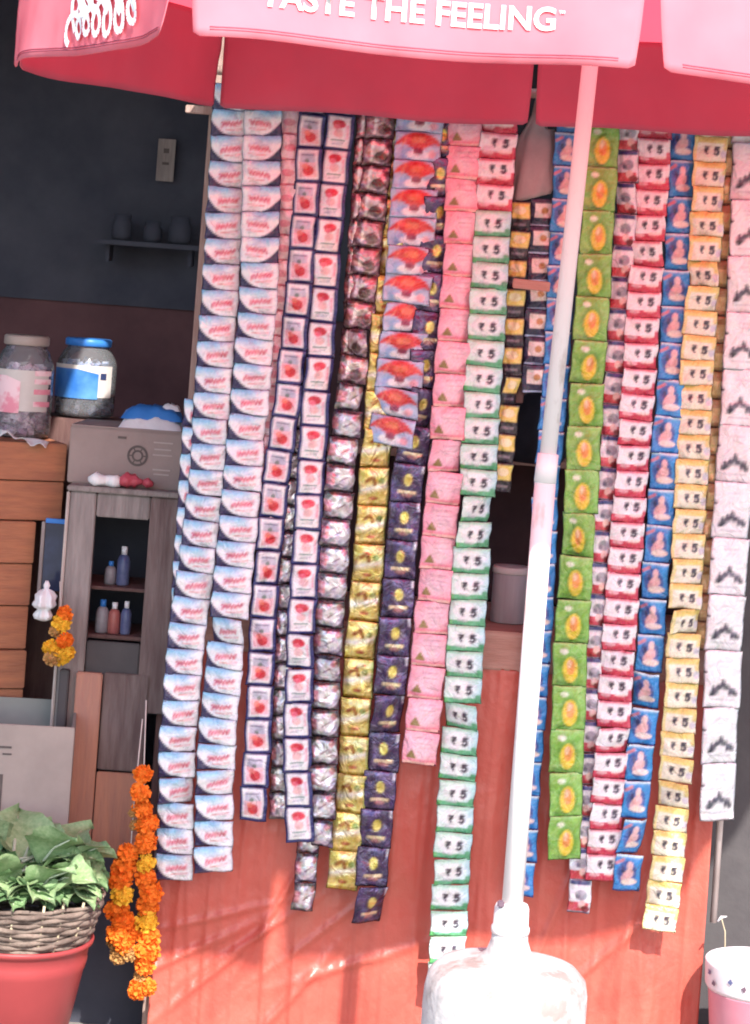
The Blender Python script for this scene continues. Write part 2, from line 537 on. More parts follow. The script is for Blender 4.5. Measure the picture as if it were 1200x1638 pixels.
# white script emblem on the flap at the left
emb = MB()
rnd = random.Random(3)
def ribbon(i, pts, w, mb, off):
    for k in range(len(pts) - 1):
        (u0, v0), (u1, v1) = pts[k], pts[k + 1]
        L = .95
        du, dv = (u1 - u0) * L, (v1 - v0) * VH
        l = math.hypot(du, dv) or 1
        nu, nv = -dv / l * w / L, du / l * w / VH
        q = []
        for (uu, vv, s) in ((u0, v0, 1), (u1, v1, 1), (u1, v1, -1), (u0, v0, -1)):
            p = val(i, uu + nu * s, vv + nv * s)
            t = (val(i, uu + .01, vv) - val(i, uu, vv)).cross(val(i, uu, vv + .01) - val(i, uu, vv)).normalized()
            if t.y > 0: t = -t
            q.append(p + t * off - U0)
        mb.add(q, [(0, 1, 2, 3)])
for row, vb_ in enumerate((.30, .44, .58, .72)):
    pts = []
    for k in range(90):
        t = k / 89
        pts.append((.44 + .34 * t + .030 * math.sin(t * (26 + 5 * row) + row), vb_ + (.13 + .04 * math.sin(t * 7 + row)) * math.cos(t * (26 + 5 * row)) - .10 * (t - .5)))
    ribbon(7, pts, .0062, emb, .004 + row * .0006)
emb.build('script_emblem', M['white_print'], umb)

# umbrella stand
stand_c = P(815, 1610, 4.98)
base = tag(empty('umbrella_stand', (PB.x, PB.y, 0)), 'chalky white bottle-shaped stand holding the umbrella pole in front of the red sheet', 'umbrella stand')
zt = PB.z
MB().lathe([(.045, 0), (.155, .002), (.163, .03), (.162, .12), (.165, .125), (.162, .135), (.164, zt - .20), (.163, zt - .165), (.157, zt - .137), (.138, zt - .117), (.105, zt - .108), (.062, zt - .103), (.045, zt - .088), (.037, zt - .065), (.0345, zt - .04)], 64, wob=.035).build('body', M['base'], base)
MB().lathe([(.0375, zt - .05), (.0385, zt - .045), (.0385, zt - .038), (.0355, zt - .034), (.0345, zt + .0), (.031, zt + .008), (.0225, zt + .010)], 32).build('neck_sleeve', M['pole'], base)
MB().box((-.024, -.024, zt + .012), (.014, .014, .014), bev=.003).build('clamp_bolt', M['ink_dark'], base)

# ------------------------------------------------------------------ red sheet on the counter front
tl, tr_ = P(258, 1072, D_TARP), P(1148, 1072, D_TARP)
bl, brr = P(240, 1638, D_TARP), P(1112, 1638, D_TARP)
x0, x1 = bl.x - .004, brr.x + .004
ztop = ctb.z


def tarp(u, v):
    x = x0 + (x1 - x0) * u
    z = ztop * (1 - v) + .003
    y = D_TARP - .012
    am = .35 + .65 * v
    y += am * (.006 * math.sin(x * 31 + 2 * math.sin(v * 3)) - .009 * (1 - abs(math.sin(x * 17 + .5 * math.sin(v * 4)))) ** 3 - .006 * (1 - abs(math.sin(x * 43 + 1.1 + .8 * math.sin(v * 2)))) ** 4 + .008 * noise.noise(Vector((x * 14, v * 1.8, 0))) + .003 * noise.noise(Vector((x * 45, v * 3, 5))))
    # soft diagonal creases in the lower left
    for (cx, cz, a, w, h) in ((-.30, .22, .75, .012, .010), (-.22, .30, .62, .010, .008), (-.12, .16, .9, .014, .009), (.50, .38, 1.25, .011, .007), (-.38, .25, .5, .012, .009), (.02, .25, .35, .014, .008), (-.33, .34, .3, .01, .007), (-.16, .40, 1.1, .01, .008), (.62, .30, .8, .012, .008), (.70, .42, 1.3, .01, .007), (-.05, .33, .7, .009, .007)):
        d = (x - cx) * math.sin(a) - (z - cz) * math.cos(a)
        l = (x - cx) * math.cos(a) + (z - cz) * math.sin(a)
        y -= 1.25 * h * math.exp(-(d / (w * .7)) ** 2) * math.exp(-(l / .17) ** 2)
    y += .006 * noise.noise(Vector((x * 5, z * 6, 3)))
    return (x, y - .012 * v, z)


sheet = MB().grid(tarp, 260, 150).build('plastic_sheet', M['tarp'])
tag(sheet, 'wrinkled red plastic sheet covering the counter front below the hanging strips', 'sheet')
md = sheet.modifiers.new('thick', 'SOLIDIFY'); md.thickness = .001

# ------------------------------------------------------------------ sachet prints
class Canvas:
    SS = 4

    def __init__(s, nx, ny, bg_, aspect):
        s.nx, s.ny, s.asp = nx, ny, aspect
        W, H = nx * s.SS, ny * s.SS
        s.im = np.zeros((H, W, 3)); s.im[:] = bg_
        s.u = (np.arange(W)[None, :] + .5) / W * np.ones((H, 1))
        s.v = (np.arange(H)[:, None] + .5) / H * np.ones((1, W))

    def put(s, mask, col, a=1.0):
        if isinstance(mask, np.ndarray) and mask.dtype == bool: mask = mask.astype(float)
        k = (mask * a)[..., None]
        s.im = s.im * (1 - k) + np.array(col, float) * k
        return s

    def rect(s, u0, v0, u1, v1, col, a=1.0):
        return s.put((s.u >= u0) & (s.u <= u1) & (s.v >= v0) & (s.v <= v1), col, a)

    def ell(s, cu, cv, ru, rv, col, a=1.0):
        return s.put(((s.u - cu) / ru) ** 2 + ((s.v - cv) / rv) ** 2 <= 1, col, a)

    def line(s, pts, th, col, a=1.0):
        m = np.zeros_like(s.u, bool)
        for (a0, b0), (a1, b1) in zip(pts[:-1], pts[1:]):
            ax, ay, bx, by = a0 * s.asp, b0, a1 * s.asp, b1
            px, py = s.u * s.asp, s.v
            dx, dy = bx - ax, by - ay
            t = np.clip(((px - ax) * dx + (py - ay) * dy) / (dx * dx + dy * dy + 1e-9), 0, 1)
            m |= (px - ax - t * dx) ** 2 + (py - ay - t * dy) ** 2 <= (th / 2) ** 2
        return s.put(m, col, a)

    def mott(s, sc, amt, seed, mono=.75):
        r = np.random.RandomState(seed)
        n = max(2, int(sc))
        g_ = r.rand(n + 1, n + 1, 3) * (1 - mono) + r.rand(n + 1, n + 1, 1) * mono
        ui, vi = s.u * n, s.v * n
        i0, j0 = np.minimum(ui.astype(int), n - 1), np.minimum(vi.astype(int), n - 1)
        fu, fv_ = (ui - i0)[..., None], (vi - j0)[..., None]
        k = (g_[j0, i0] * (1 - fu) + g_[j0, i0 + 1] * fu) * (1 - fv_) + (g_[j0 + 1, i0] * (1 - fu) + g_[j0 + 1, i0 + 1] * fu) * fv_
        s.im = np.clip(s.im + (k - .5) * 2 * amt, 0, 255)
        return s

    def verts(s):
        im = np.clip(s.im, 0, 255) / 255.
        im = np.where(im <= .04045, im / 12.92, ((im + .055) / 1.055) ** 2.4)
        # sample at the vertices with a small box
        H, W = im.shape[:2]
        out = np.zeros((s.ny + 1, s.nx + 1, 3))
        S = s.SS
        for j in range(s.ny + 1):
            for i in range(s.nx + 1):
                a0, a1 = max(0, j * S - S // 2), min(H, j * S + S // 2)
                b0, b1 = max(0, i * S - S // 2), min(W, i * S + S // 2)
                out[j, i] = im[a0:a1, b0:b1].mean((0, 1))
        return out


def rupee_five(c, col, u=.365, v=.52, h=.26):
    a = c.asp
    w = h * .62 / a
    t = .075
    # rupee sign
    c.line([(u - w * .5, v + h * .5), (u + w * .5, v + h * .5)], t * .8, col)
    c.line([(u - w * .5, v + h * .2), (u + w * .5, v + h * .2)], t * .8, col)
    c.line([(u - w * .3, v + h * .5), (u + w * .15, v + h * .46), (u + w * .25, v + h * .2), (u + w * .1, v), (u - w * .4, v - h * .05), (u + w * .2, v - h * .5)], t, col)
    # 5
    U = u + .30
    c.line([(U + w * .5, v + h * .5), (U - w * .3, v + h * .5), (U - w * .4, v + h * .06), (U + w * .1, v + h * .16), (U + w * .5, v - h * .05), (U + w * .45, v - h * .38), (U + w * .05, v - h * .54), (U - w * .45, v - h * .42)], t * 1.35, col)
    return c


def d_script(c, k):
    W = (246, 246, 249)
    c.put(np.ones_like(c.u, bool), W)
    c.put(np.clip((c.v - .62) / .3, 0, 1) * np.clip((.85 - c.u) / .35, 0, 1), (120, 195, 240), .85)
    r = random.Random(k)
    pts = [(.30 + .058 * j, .40 + .14 * (j / 10) + (.10 if j % 2 else -.05) + r.uniform(-.03, .03)) for j in range(10)]
    c.line(pts, .12, (226, 128, 142), .5)
    c.line([(.30, .60), (.52, .64), (.78, .72)], .05, (180, 190, 215), .7)
    c.line([(.28 + .03 * j, .45 + .005 * j + .09 * math.sin(j * 1.9 + k)) for j in range(19)], .05, (206, 80, 104), .75)
    c.line([(.42, .24), (.84, .30)], .06, (226, 150, 150), .8)
    c.line([(.55, .16), (.8, .18)], .04, (180, 200, 190), .8)
    c.put((c.u < .48) & (c.v < .50 * np.clip(1 - c.u / .48, 0, 1) ** 1.7 + .06), (44, 38, 82))
    c.rect(.0, .93, 1, 1, (150, 160, 190), .6)
    c.mott(7, 16, k)
    c.rect(.0, .0, 1, .04, (120, 120, 150), .5)
    c.rect(.955, 0, 1, 1, (190, 190, 205), .7)


def d_script_m(c, k):
    d_script(c, k)
    c.im = c.im[:, ::-1].copy()


def d_card_a(c, k):
    c.rect(0, 0, 1, 1, (44, 48, 108))
    c.rect(.10, .11, .86, .95, (244, 238, 240))
    c.rect(.16, .16, .80, .62, (238, 170, 178), .75)
    c.rect(.20, .60, .76, .86, (178, 176, 196), .7)
    c.ell(.5, .36, .2, .15, (205, 50, 62))
    c.ell(.38, .48, .12, .08, (236, 130, 110), .8)
    c.ell(.46, .64, .08, .06, (90, 110, 90), .7)
    c.line([(.25, .80), (.7, .80)], .03, (120, 110, 130))
    c.mott(5, 22, k)


def d_card_b(c, k):
    c.rect(0, 0, 1, 1, (44, 48, 108))
    c.rect(.10, .10, .86, .96, (247, 241, 242))
    c.ell(.48, .76, .24, .12, (218, 48, 70))
    c.ell(.40, .68, .12, .07, (240, 110, 130))
    c.ell(.48, .5, .17, .12, (238, 190, 190), .9)
    c.rect(.75, .35, .82, .75, (240, 170, 185), .8)
    c.line([(.26, .30), (.7, .30)], .05, (140, 165, 160))
    c.line([(.30, .2), (.66, .22)], .035, (165, 165, 180))
    c.mott(5, 20, k)


def d_silver(c, k):
    c.rect(0, 0, 1, 1, (112, 102, 112))
    c.ell(.54, .5, .45, .44, (205, 203, 212))
    c.ell(.6, .52, .28, .30, (236, 234, 240))
    c.rect(.0, .3, .26, .72, (220, 128, 142), .7)
    c.line([(.05, .94), (.95, .94)], .1, (62, 52, 60))
    c.line([(.15, .08), (.6, .06)], .10, (70, 62, 70))
    c.ell(.83, .78, .1, .12, (214, 130, 130), .7)
    c.line([(.45, .42), (.7, .58)], .06, (170, 150, 165))
    c.mott(9, 62, k)


def d_brown(c, k):
    d_silver(c, k)
    c.rect(0, 0, 1, 1, (150, 92, 92), .35)
    c.ell(.62, .35, .22, .2, (92, 62, 58), .7)
    c.line([(.3, .2), (.34, .9)], .1, (246, 228, 228), .8)
    c.mott(9, 50, k + 3)


def d_gold(c, k):
    c.rect(0, 0, 1, 1, (226, 206, 116))
    c.put(np.clip(1 - np.abs(c.v - .40 - .18 * c.u) / .16, 0, 1), (252, 246, 236), .95)
    c.put(np.clip(1 - np.abs(c.v - .86) / .12, 0, 1) * (c.u > .3), (250, 240, 190), .8)
    c.line([(.25, .66), (.45, .76), (.52, .6)], .10, (150, 92, 40), .9)
    c.ell(.74, .68, .11, .08, (120, 140, 70), .8)
    c.ell(.5, .22, .16, .05, (176, 90, 64), .8)
    c.rect(0, 0, 1, .10, (176, 146, 56), .9)
    c.rect(.92, 0, 1, 1, (150, 160, 90), .7)
    c.mott(9, 44, k)


def d_arch(c, k):
    c.rect(0, 0, 1, 1, (186, 196, 226))
    c.rect(.14, .04, .52, .42, (150, 182, 226), .8)
    c.ell(.5, .22, .26, .17, (242, 240, 246))
    arch = (((c.u - .5) / .52) ** 2 + ((c.v - .34) / .64) ** 2 <= 1) & (c.v > .47 - .10 * np.cos((c.u - .5) * 9))
    c.put(arch, (214, 66, 66))
    c.ell(.5, .72, .16, .12, (238, 136, 98), .8)
    c.ell(.5, .33, .11, .12, (142, 62, 88))
    c.ell(.80, .24, .09, .13, (240, 176, 186))
    c.line([(.16, .52), (.26, .86)], .05, (246, 170, 130), .6)
    c.mott(7, 24, k)


def d_purple(c, k):
    c.rect(0, 0, 1, 1, (72, 58, 92))
    c.put(np.clip(np.sin(c.u * 5 + c.v * 4 + k), 0, 1), (112, 98, 142), .6)
    c.ell(.52, .58, .20, .20, (96, 80, 96))
    c.ell(.52, .60, .13, .15, (228, 212, 120))
    c.rect(.24, .24, .80, .33, (236, 216, 178))
    c.ell(.52, .2, .16, .05, (200, 140, 130), .8)
    c.rect(.9, .78, .99, .98, (232, 230, 240), .9)  # white glint painted at the right edge
    c.rect(0, 0, 1, .05, (38, 30, 56))
    c.line([(.1, .9), (.6, .93)], .05, (130, 116, 160), .8)
    c.mott(8, 34, k)


def d_pink(c, k):
    c.rect(0, 0, 1, 1, (246, 170, 186))
    c.put(np.clip(1 - ((c.u - .55) / .5) ** 2 - ((c.v - .55) / .5) ** 2, 0, 1), (252, 214, 222), .9)
    c.rect(.0, .0, 1, .17, (238, 128, 146), .8)
    c.rect(.03, .03, .96, .09, (252, 226, 200), .9)
    c.line([(.34, .80), (.80, .82)], .04, (196, 140, 156), .8)
    c.line([(.40, .66), (.82, .66)], .035, (206, 150, 166), .7)
    c.line([(.45, .54), (.8, .54)], .03, (206, 150, 166), .6)
    c.put((np.abs(c.u - .27) < .15 * (1 - (c.v - .2) / .28)) & (c.v > .2) & (c.v < .44), (140, 120, 60), .95)
    c.mott(5, 14, k)


def d_five_green(c, k):
    c.rect(0, 0, 1, 1, (222, 242, 232))
    c.ell(.5, .55, .4, .3, (244, 247, 245))
    c.put(np.clip((c.u - .6) / .4, 0, 1), (170, 222, 236), .6)
    c.rect(0, 0, 1, .20, (104, 182, 134), .95)
    c.rect(0, .9, 1, 1, (150, 206, 170), .7)
    c.ell(.92, .22, .09, .14, (84, 160, 112), .9)
    c.ell(.04, .12, .08, .1, (96, 176, 100), .9)
    c.line([(.25, .22), (.5, .20)], .05, (206, 196, 206))
    rupee_five(c, (62, 52, 68))
    c.mott(6, 12, k)


def d_five_red(c, k):
    c.rect(0, 0, 1, 1, (246, 240, 242))
    c.rect(0, 0, 1, .30, (204, 62, 86))
    c.rect(.05, .90, .95, 1, (214, 110, 128), .8)
    c.rect(.9, 0, 1, .5, (206, 76, 96), .9)
    c.ell(.7, .30, .2, .07, (250, 226, 216), .9)
    c.ell(.25, .24, .16, .07, (244, 206, 206), .8)
    rupee_five(c, (64, 50, 70), u=.40, v=.62, h=.25)
    c.mott(6, 12, k)


def d_five_yellow(c, k):
    c.rect(0, 0, 1, 1, (246, 238, 214))
    c.rect(0, .76, 1, 1, (240, 214, 120), .95)
    c.rect(.0, 0, .10, 1, (244, 226, 150), .8)
    c.rect(.88, .5, 1, 1, (232, 204, 120), .8)
    c.rect(.12, .9, .84, .95, (196, 160, 90), .8)
    c.rect(0, 0, 1, .05, (206, 186, 130), .8)
    c.ell(.9, .35, .09, .16, (206, 200, 214), .8)
    rupee_five(c, (62, 54, 68), u=.38, v=.46, h=.26)
    c.mott(6, 12, k)


def d_chip(c, k):
    c.rect(0, 0, 1, 1, (40, 34, 46))
    c.rect(.08, .42, .96, .92, (240, 222, 120))
    c.ell(.5, .7, .3, .14, (250, 240, 190))
    c.rect(.2, .16, .8, .26, (120, 112, 120))
    c.mott(5, 20, k)


def d_navysq(c, k):
    c.rect(0, 0, 1, 1, (38, 40, 72))
    c.rect(.2, .34, .9, .84, (232, 226, 216))
    c.ell(.58, .58, .14, .12, (190, 140, 90))
    c.rect(.05, .02, 1, .10, (170, 190, 220))
    c.rect(.86, 0, 1, 1, (60, 110, 180), .7)
    c.mott(5, 18, k)


def d_figure(c, k):
    B = (62, 148, 216)
    c.rect(0, 0, 1, 1, B)
    c.ell(.46, .5, .36, .34, (70, 84, 150), .75)
    c.rect(0, .93, 1, 1, (206, 232, 246))
    c.ell(.54, .72, .11, .12, (246, 208, 208))
    c.ell(.54, .50, .17, .15, (242, 196, 194), .95)
    c.line([(.38, .5), (.30, .36), (.5, .42)], .09, (238, 180, 178), .9)
    c.ell(.56, .27, .3, .09, (250, 226, 216))
    c.line([(.06, .76), (.28, .86)], .08, (226, 130, 140), .9)
    c.rect(0, .0, 1, .06, (40, 76, 150), .8)
    c.ell(.3, .6, .07, .1, (56, 50, 96), .8)
    c.mott(6, 20, k)


def d_mango(c, k):
    c.rect(0, 0, 1, 1, (136, 190, 84))
    c.put(np.clip(np.abs(c.u - .5) * 2.4 - .5, 0, 1), (160, 210, 120), .5)
    c.ell(.52, .42, .32, .36, (112, 164, 62), .8)
    c.ell(.52, .40, .22, .30, (232, 208, 70))
    c.ell(.53, .46, .12, .18, (236, 150, 86), .9)
    c.ell(.50, .54, .06, .10, (246, 220, 190), .8)
    c.ell(.34, .82, .12, .06, (238, 244, 220), .9)
    c.line([(.12, .10), (.55, .08)], .03, (60, 100, 50), .9)
    c.rect(.0, .0, 1, .03, (84, 130, 60), .8)
    c.rect(.0, .96, 1, 1, (176, 220, 140), .8)
    c.mott(8, 26, k)


def d_face(c, k):
    c.rect(0, 0, 1, 1, (240, 238, 242))
    c.rect(.05, .86, .95, .99, (58, 66, 120))
    c.ell(.55, .56, .26, .16, (160, 158, 170), .9)
    c.ell(.4, .50, .10, .08, (96, 90, 110), .7)
    c.rect(0, .06, .9, .34, (206, 62, 72), .9)
    c.ell(.6, .28, .16, .13, (240, 200, 190))
    c.ell(.78, .14, .2, .1, (120, 28, 40), .9)
    c.rect(0, 0, 1, .05, (46, 40, 70), .8)
    c.mott(6, 30, k)


def d_whitescript(c, k):
    c.rect(0, 0, 1, 1, (247, 246, 246))
    r = random.Random(k)
    pts = [(.2 + .064 * j, .24 + (.12 if j % 2 else 0) + .13 * math.exp(-((j - 5) / 2.0) ** 2) + r.uniform(-.02, .02)) for j in range(11)]
    c.line(pts, .055, (70, 70, 84), .9)
    c.ell(.24, .26, .07, .05, (50, 50, 62))
    c.ell(.84, .27, .06, .05, (60, 60, 72))
    c.line([(.22, .14), (.82, .14)], .02, (180, 180, 190))
    c.line([(.36, .80), (.72, .82)], .02, (206, 200, 210))
    c.line([(.4, .72), (.66, .73)], .016, (210, 206, 212))
    c.ell(.03, .62, .06, .03, (60, 52, 60))
    c.rect(0, 0, 1, .025, (196, 194, 202))
    c.mott(5, 8, k)


def d_tan(c, k):
    c.rect(0, 0, 1, 1, (176, 140, 92))
    c.rect(.3, .2, 1, .7, (226, 200, 140))
    c.rect(0, 0, 1, .1, (110, 80, 56))
    c.mott(5, 24, k)


def d_palepink(c, k):
    c.rect(0, 0, 1, 1, (248, 222, 226))
    c.rect(0, 0, 1, .1, (226, 150, 164))
    c.ell(.4, .5, .3, .14, (236, 150, 166), .8)
    c.mott(5, 22, k)


DES = dict(script=d_script, script_m=d_script_m, card_a=d_card_a, card_b=d_card_b, silver=d_silver, brown=d_brown, gold=d_gold, arch=d_arch, purple=d_purple,
           pink=d_pink, five_green=d_five_green, five_red=d_five_red, five_yellow=d_five_yellow, chip=d_chip, navysq=d_navysq, figure=d_figure,
           mango=d_mango, face=d_face, whitescript=d_whitescript, tan=d_tan, palepink=d_palepink)
FOIL = {'silver', 'brown', 'gold', 'purple'}
MESHES = {}


def sachet_mesh(design, w, h, var, puff):
    key = (design, round(w, 4), round(h, 4), var)
    if key in MESHES: return MESHES[key]
    asp = w / h
    if asp >= 1:
        nx, ny = 24, max(14, int(24 / asp))
    else:
        nx, ny = max(12, int(26 * asp)), 26
    c = Canvas(nx, ny, (255, 255, 255), asp)
    DES[design](c, 13 + var * 5)
    cols = c.verts()
    rs = np.random.RandomState(var * 7 + len(design))
    lum = cols.mean(-1, keepdims=True)
    cols = np.clip(cols + (rs.rand(ny + 1, nx + 1, 3) * .35 + rs.rand(ny + 1, nx + 1, 1) * .65 - .54) * (.06 + .17 * lum), .004, .95)
    r = random.Random(var * 31 + len(design))
    ph = r.uniform(0, 9)
    v, f = [], []
    for j in range(ny + 1):
        for i in range(nx + 1):
            u, t = i / nx, j / ny
            b = max(0, 1 - abs(2 * u - 1) ** 3.5) * max(0, 1 - abs(2 * t - 1) ** 3.5)
            y = -puff * b - .0020 * math.sin(u * 6 + ph) * math.sin(t * 5 + ph * 2) - .0035 * (1 - t) ** 3 + .0045 * noise.noise(Vector((u * 3.2 + ph * 7, t * 2.6, ph))) - .0016 * abs(noise.noise(Vector((u * 7 + t * 3, t * 6 - u * 2, ph * 3))))
            xo = .0012 * math.sin(t * 7 + ph) * abs(2 * u - 1)
            v.append(((u - .5) * w + xo, y, (t - .5) * h))
    for j in range(ny):
        for i in range(nx):
            a = j * (nx + 1) + i
            f.append((a, a + 1, a + nx + 2, a + nx + 1))
    n0 = len(v)
    # plain back so that the packet is a closed body
    ring = [i for i in range(nx + 1)] + [j * (nx + 1) + nx for j in range(1, ny + 1)] + [ny * (nx + 1) + i for i in range(nx - 1, -1, -1)] + [j * (nx + 1) for j in range(ny - 1, 0, -1)]
    v.append((0, puff * .6 + .002, 0))
    for k in range(len(ring)):
        f.append((ring[(k + 1) % len(ring)], ring[k], n0))
    me = bpy.data.meshes.new('sachet_' + design)
    me.from_pydata(v, [], f)
    me.polygons.foreach_set('use_smooth', [True] * len(f))
    at = me.color_attributes.new('print', 'FLOAT_COLOR', 'POINT')
    arr = np.ones((len(v), 4), np.float32)
    arr[:n0, :3] = cols.reshape(-1, 3) * .82 + .014  # dark inks lifted a little, a haze put into the print colour
    arr[n0:, :3] = (.55, .55, .57)
    at.data.foreach_set('color', arr.ravel())
    me.materials.append(M['foil'] if design in FOIL else M['film'])
    me.update()
    MESHES[key] = me
    return me


def strip(label, design, pts, wpx, pitch, depth, puff=.006, top_design=None, n_top=0, jitter=1.0, seed=0, flip=None):
    """one hanging strip: packets joined end to end down a line of photograph points"""
    r = random.Random(seed * 17 + 5)
    W = [P(x, y, depth) for x, y in pts]
    root = tag(empty('sachet_strip', W[0]), label, 'packet strip', 'strips of packets hanging from the stall front')
    seg = [(W[i + 1] - W[i]).length for i in range(len(W) - 1)]
    tot = sum(seg)
    sc_ = depth / F_PX
    h, w = pitch * sc_, wpx * sc_
    n = max(1, int(round(tot / h)))
    h = tot / n
    def at(s):
        s = max(0, min(tot, s))
        for i, L in enumerate(seg):
            if s <= L or i == len(seg) - 1:
                return W[i].lerp(W[i + 1], s / L)
            s -= L
    wav = r.uniform(0, 6)
    for k in range(n):
        a, b = at(k * h), at((k + 1) * h)
        c = (a + b) / 2
        ang = math.atan2(a.x - b.x, a.z - b.z)
        d = design
        if k < n_top: d = top_design
        me = sachet_mesh(d, w, h * 1.03, r.randrange(5), puff)
        o = bpy.data.objects.new('sachet', me)
        COL.objects.link(o)
        o.parent = root
        o.location = c - W[0] + Vector((r.uniform(-.0012, .0012) * jitter, .004 * math.sin(k * .5 + wav) + r.uniform(-.0015, .0015), 0))
        odd = r.random() < .09
        tw_ = r.choice((-1, 1)) * r.uniform(14, 26) if odd else 0
        o.rotation_euler = (math.radians(r.uniform(1, 12) + (8 if odd else 0)) * jitter, ang + math.radians(r.uniform(-2.2, 2.2)) * jitter, math.radians(r.uniform(-11, 11) + 9 * math.sin(k * .37 + wav * 2) + tw_) * jitter)
    return root


S = strip
n_ = 0
# leftmost pair (and a third behind) of white script packets
S('white and blue script packets in the leftmost long double column, left half', 'script', [(372, 135), (352, 480), (328, 800), (300, 1010), (283, 1200), (279, 1408)], 60, 41, 6.065, seed=1)
S('white and blue script packets in the leftmost long double column, right half', 'script', [(421, 135), (418, 300), (414, 480), (385, 800), (364, 1010), (345, 1200), (341, 1394)], 62, 41, 6.045, top_design='script_m', n_top=7, seed=2)
S('short script packet strip peeking out behind the leftmost double column', 'script', [(318, 640), (306, 800), (295, 985)], 44, 41, 6.085, seed=3)
S('pale pink narrow packets squeezed between the script column and the first navy strip', 'palepink', [(470, 135), (458, 400), (430, 700), (418, 860)], 34, 41, 6.075, seed=4)
S('navy strip of red and white cards, the left one of two, ending highest', 'card_a', [(504, 130), (484, 400), (463, 620), (437, 800), (421, 1000), (412, 1200), (404, 1312)], 44, 53, 6.055, seed=5)
S('navy strip of cards with red flower, right one of two', 'card_b', [(551, 130), (524, 400), (509, 600), (494, 800), (482, 1000), (475, 1200), (481, 1346)], 46, 55, 6.05, seed=6)
S('silver packets half hidden between the two navy card strips', 'silver', [(478, 600), (462, 860), (455, 1050), (447, 1310)], 34, 43, 6.085, puff=.008, seed=7)
S('narrow brownish foil packets left of the round silver strip', 'brown', [(589, 135), (571, 400), (556, 600), (546, 700)], 30, 42, 6.07, puff=.007, seed=8)
S('rounded silver foil packets with pink edges in a bulging strip', 'silver', [(616, 135), (594, 340), (570, 560), (549, 720), (533, 900), (520, 1100), (512, 1353)], 48, 43, 6.06, puff=.012, top_design='brown', n_top=11, seed=9)
S('short tail of silver foil packets hanging lowest beside the gold strip', 'silver', [(500, 1180), (494, 1330), (484, 1456)], 36, 43, 6.075, puff=.010, seed=10)
S('gold and cream foil packets in a long strip', 'gold', [(640, 135), (624, 400), (610, 640), (600, 740), (590, 900), (575, 1050), (563, 1250), (547, 1422)], 50, 62, 6.07, puff=.008, seed=11)
S('broad packets with red arches on pale blue, shortest wide strip', 'arch', [(676, 120), (667, 250), (657, 400), (640, 600), (624, 712)], 76, 45, 6.045, puff=.007, seed=12)
S('dark purple foil packets with yellow emblem', 'purple', [(712, 130), (697, 400), (674, 640), (651, 770), (641, 900), (629, 1050), (612, 1220), (600, 1350), (587, 1478)], 52, 62, 6.06, puff=.007, seed=13)
S('plain pink packets with small green mark, in the middle', 'pink', [(747, 130), (737, 400), (722, 600), (708, 800), (690, 1000), (677, 1150), (669, 1222)], 56, 52, 6.05, seed=14)
S('green and white price packets reaching lowest, red at the top', 'five_green', [(802, 130), (786, 400), (774, 600), (762, 800), (747, 1000), (735, 1200), (722, 1400), (712, 1580)], 60, 41.2, 6.045, top_design='five_red', n_top=5, seed=15)
S('little yellow and black packets behind the green price strip', 'chip', [(834, 322), (824, 480), (815, 640), (800, 786)], 34, 45, 6.085, seed=16)
S('dark navy packets with cream squares in the gap left of the pole', 'navysq', [(868, 318), (862, 480), (855, 628)], 42, 42, 6.09, seed=17)
S('blue figure packets mostly hidden by the white pole', 'figure', [(912, 160), (899, 400), (890, 600), (872, 800), (864, 1000), (848, 1200), (832, 1432)], 42, 54, 6.075, seed=18)
S('green packets with yellow and orange fruit beside the pole', 'mango', [(968, 130), (953, 400), (938, 640), (930, 800), (914, 1000), (907, 1200), (902, 1374)], 55, 69, 6.045, puff=.007, seed=19)
S('narrow white, navy and red packets right of the green fruit strip', 'face', [(1010, 140), (998, 400), (985, 600), (968, 800), (953, 1000), (938, 1250), (925, 1458)], 36, 50, 6.07, seed=20)
S('red and white price packets right of the pole', 'five_red', [(1052, 140), (1036, 400), (1022, 600), (1008, 800), (992, 1000), (978, 1200), (964, 1408)], 55, 40.5, 6.055, seed=21)
S('bright blue packets with a pink seated figure', 'figure', [(1094, 140), (1085, 400), (1072, 620), (1054, 850), (1043, 1000), (1029, 1160), (1015, 1300), (1000, 1424)], 44, 58, 6.06, seed=22)
S('yellow and white price packets near the right edge', 'five_yellow', [(1143, 140), (1128, 400), (1114, 600), (1105, 800), (1095, 1000), (1084, 1200), (1068, 1380), (1054, 1488)], 54, 40.3, 6.045, seed=23)
S('thin tan packets behind the yellow price strip', 'tan', [(1166, 150), (1150, 480), (1138, 760), (1122, 1040)], 26, 44, 6.08, seed=24)
S('big white packets with dark skyline print, last strip on the right', 'whitescript', [(1206, 140), (1196, 400), (1184, 620), (1170, 820), (1160, 1000), (1152, 1160), (1146, 1312)], 60, 89, 6.05, seed=25)

# ------------------------------------------------------------------ grey bag and dark bag in the gap behind the pole
c0 = P(866, 112, 6.1)
bag = MB()
rows = [(866, 112, 3), (864, 150, 6), (861, 185, 11), (858, 205, 17), (857, 216, 28), (857, 240, 31), (855, 270, 33), (853, 292, 33), (850, 310, 33), (848, 318, 31)]
n = 40
pts, fs = [], []
for (px, py, rw) in rows:
    q = P(px, py, 6.1)
    rr = rw * 6.1 / F_PX
    for k in range(n):
        a = 2 * math.pi * k / n
        w_ = 1 + .10 * noise.noise(Vector((math.cos(a) * 2, math.sin(a) * 2, py * .03))) + .10 * math.sin(a * 6 + py * .03)
        pts.append(q - c0 + Vector((math.cos(a) * rr * w_, math.sin(a) * rr * .45 * w_, .016 * math.cos(a) * (rw > 20))))
for j in range(len(rows) - 1):
    for k in range(n):
        fs.append((j * n + k, (j + 1) * n + k, (j + 1) * n + (k + 1) % n, j * n + (k + 1) % n))
fs += [tuple(range(n)), tuple((len(rows) - 1) * n + k for k in range(n - 1, -1, -1))]
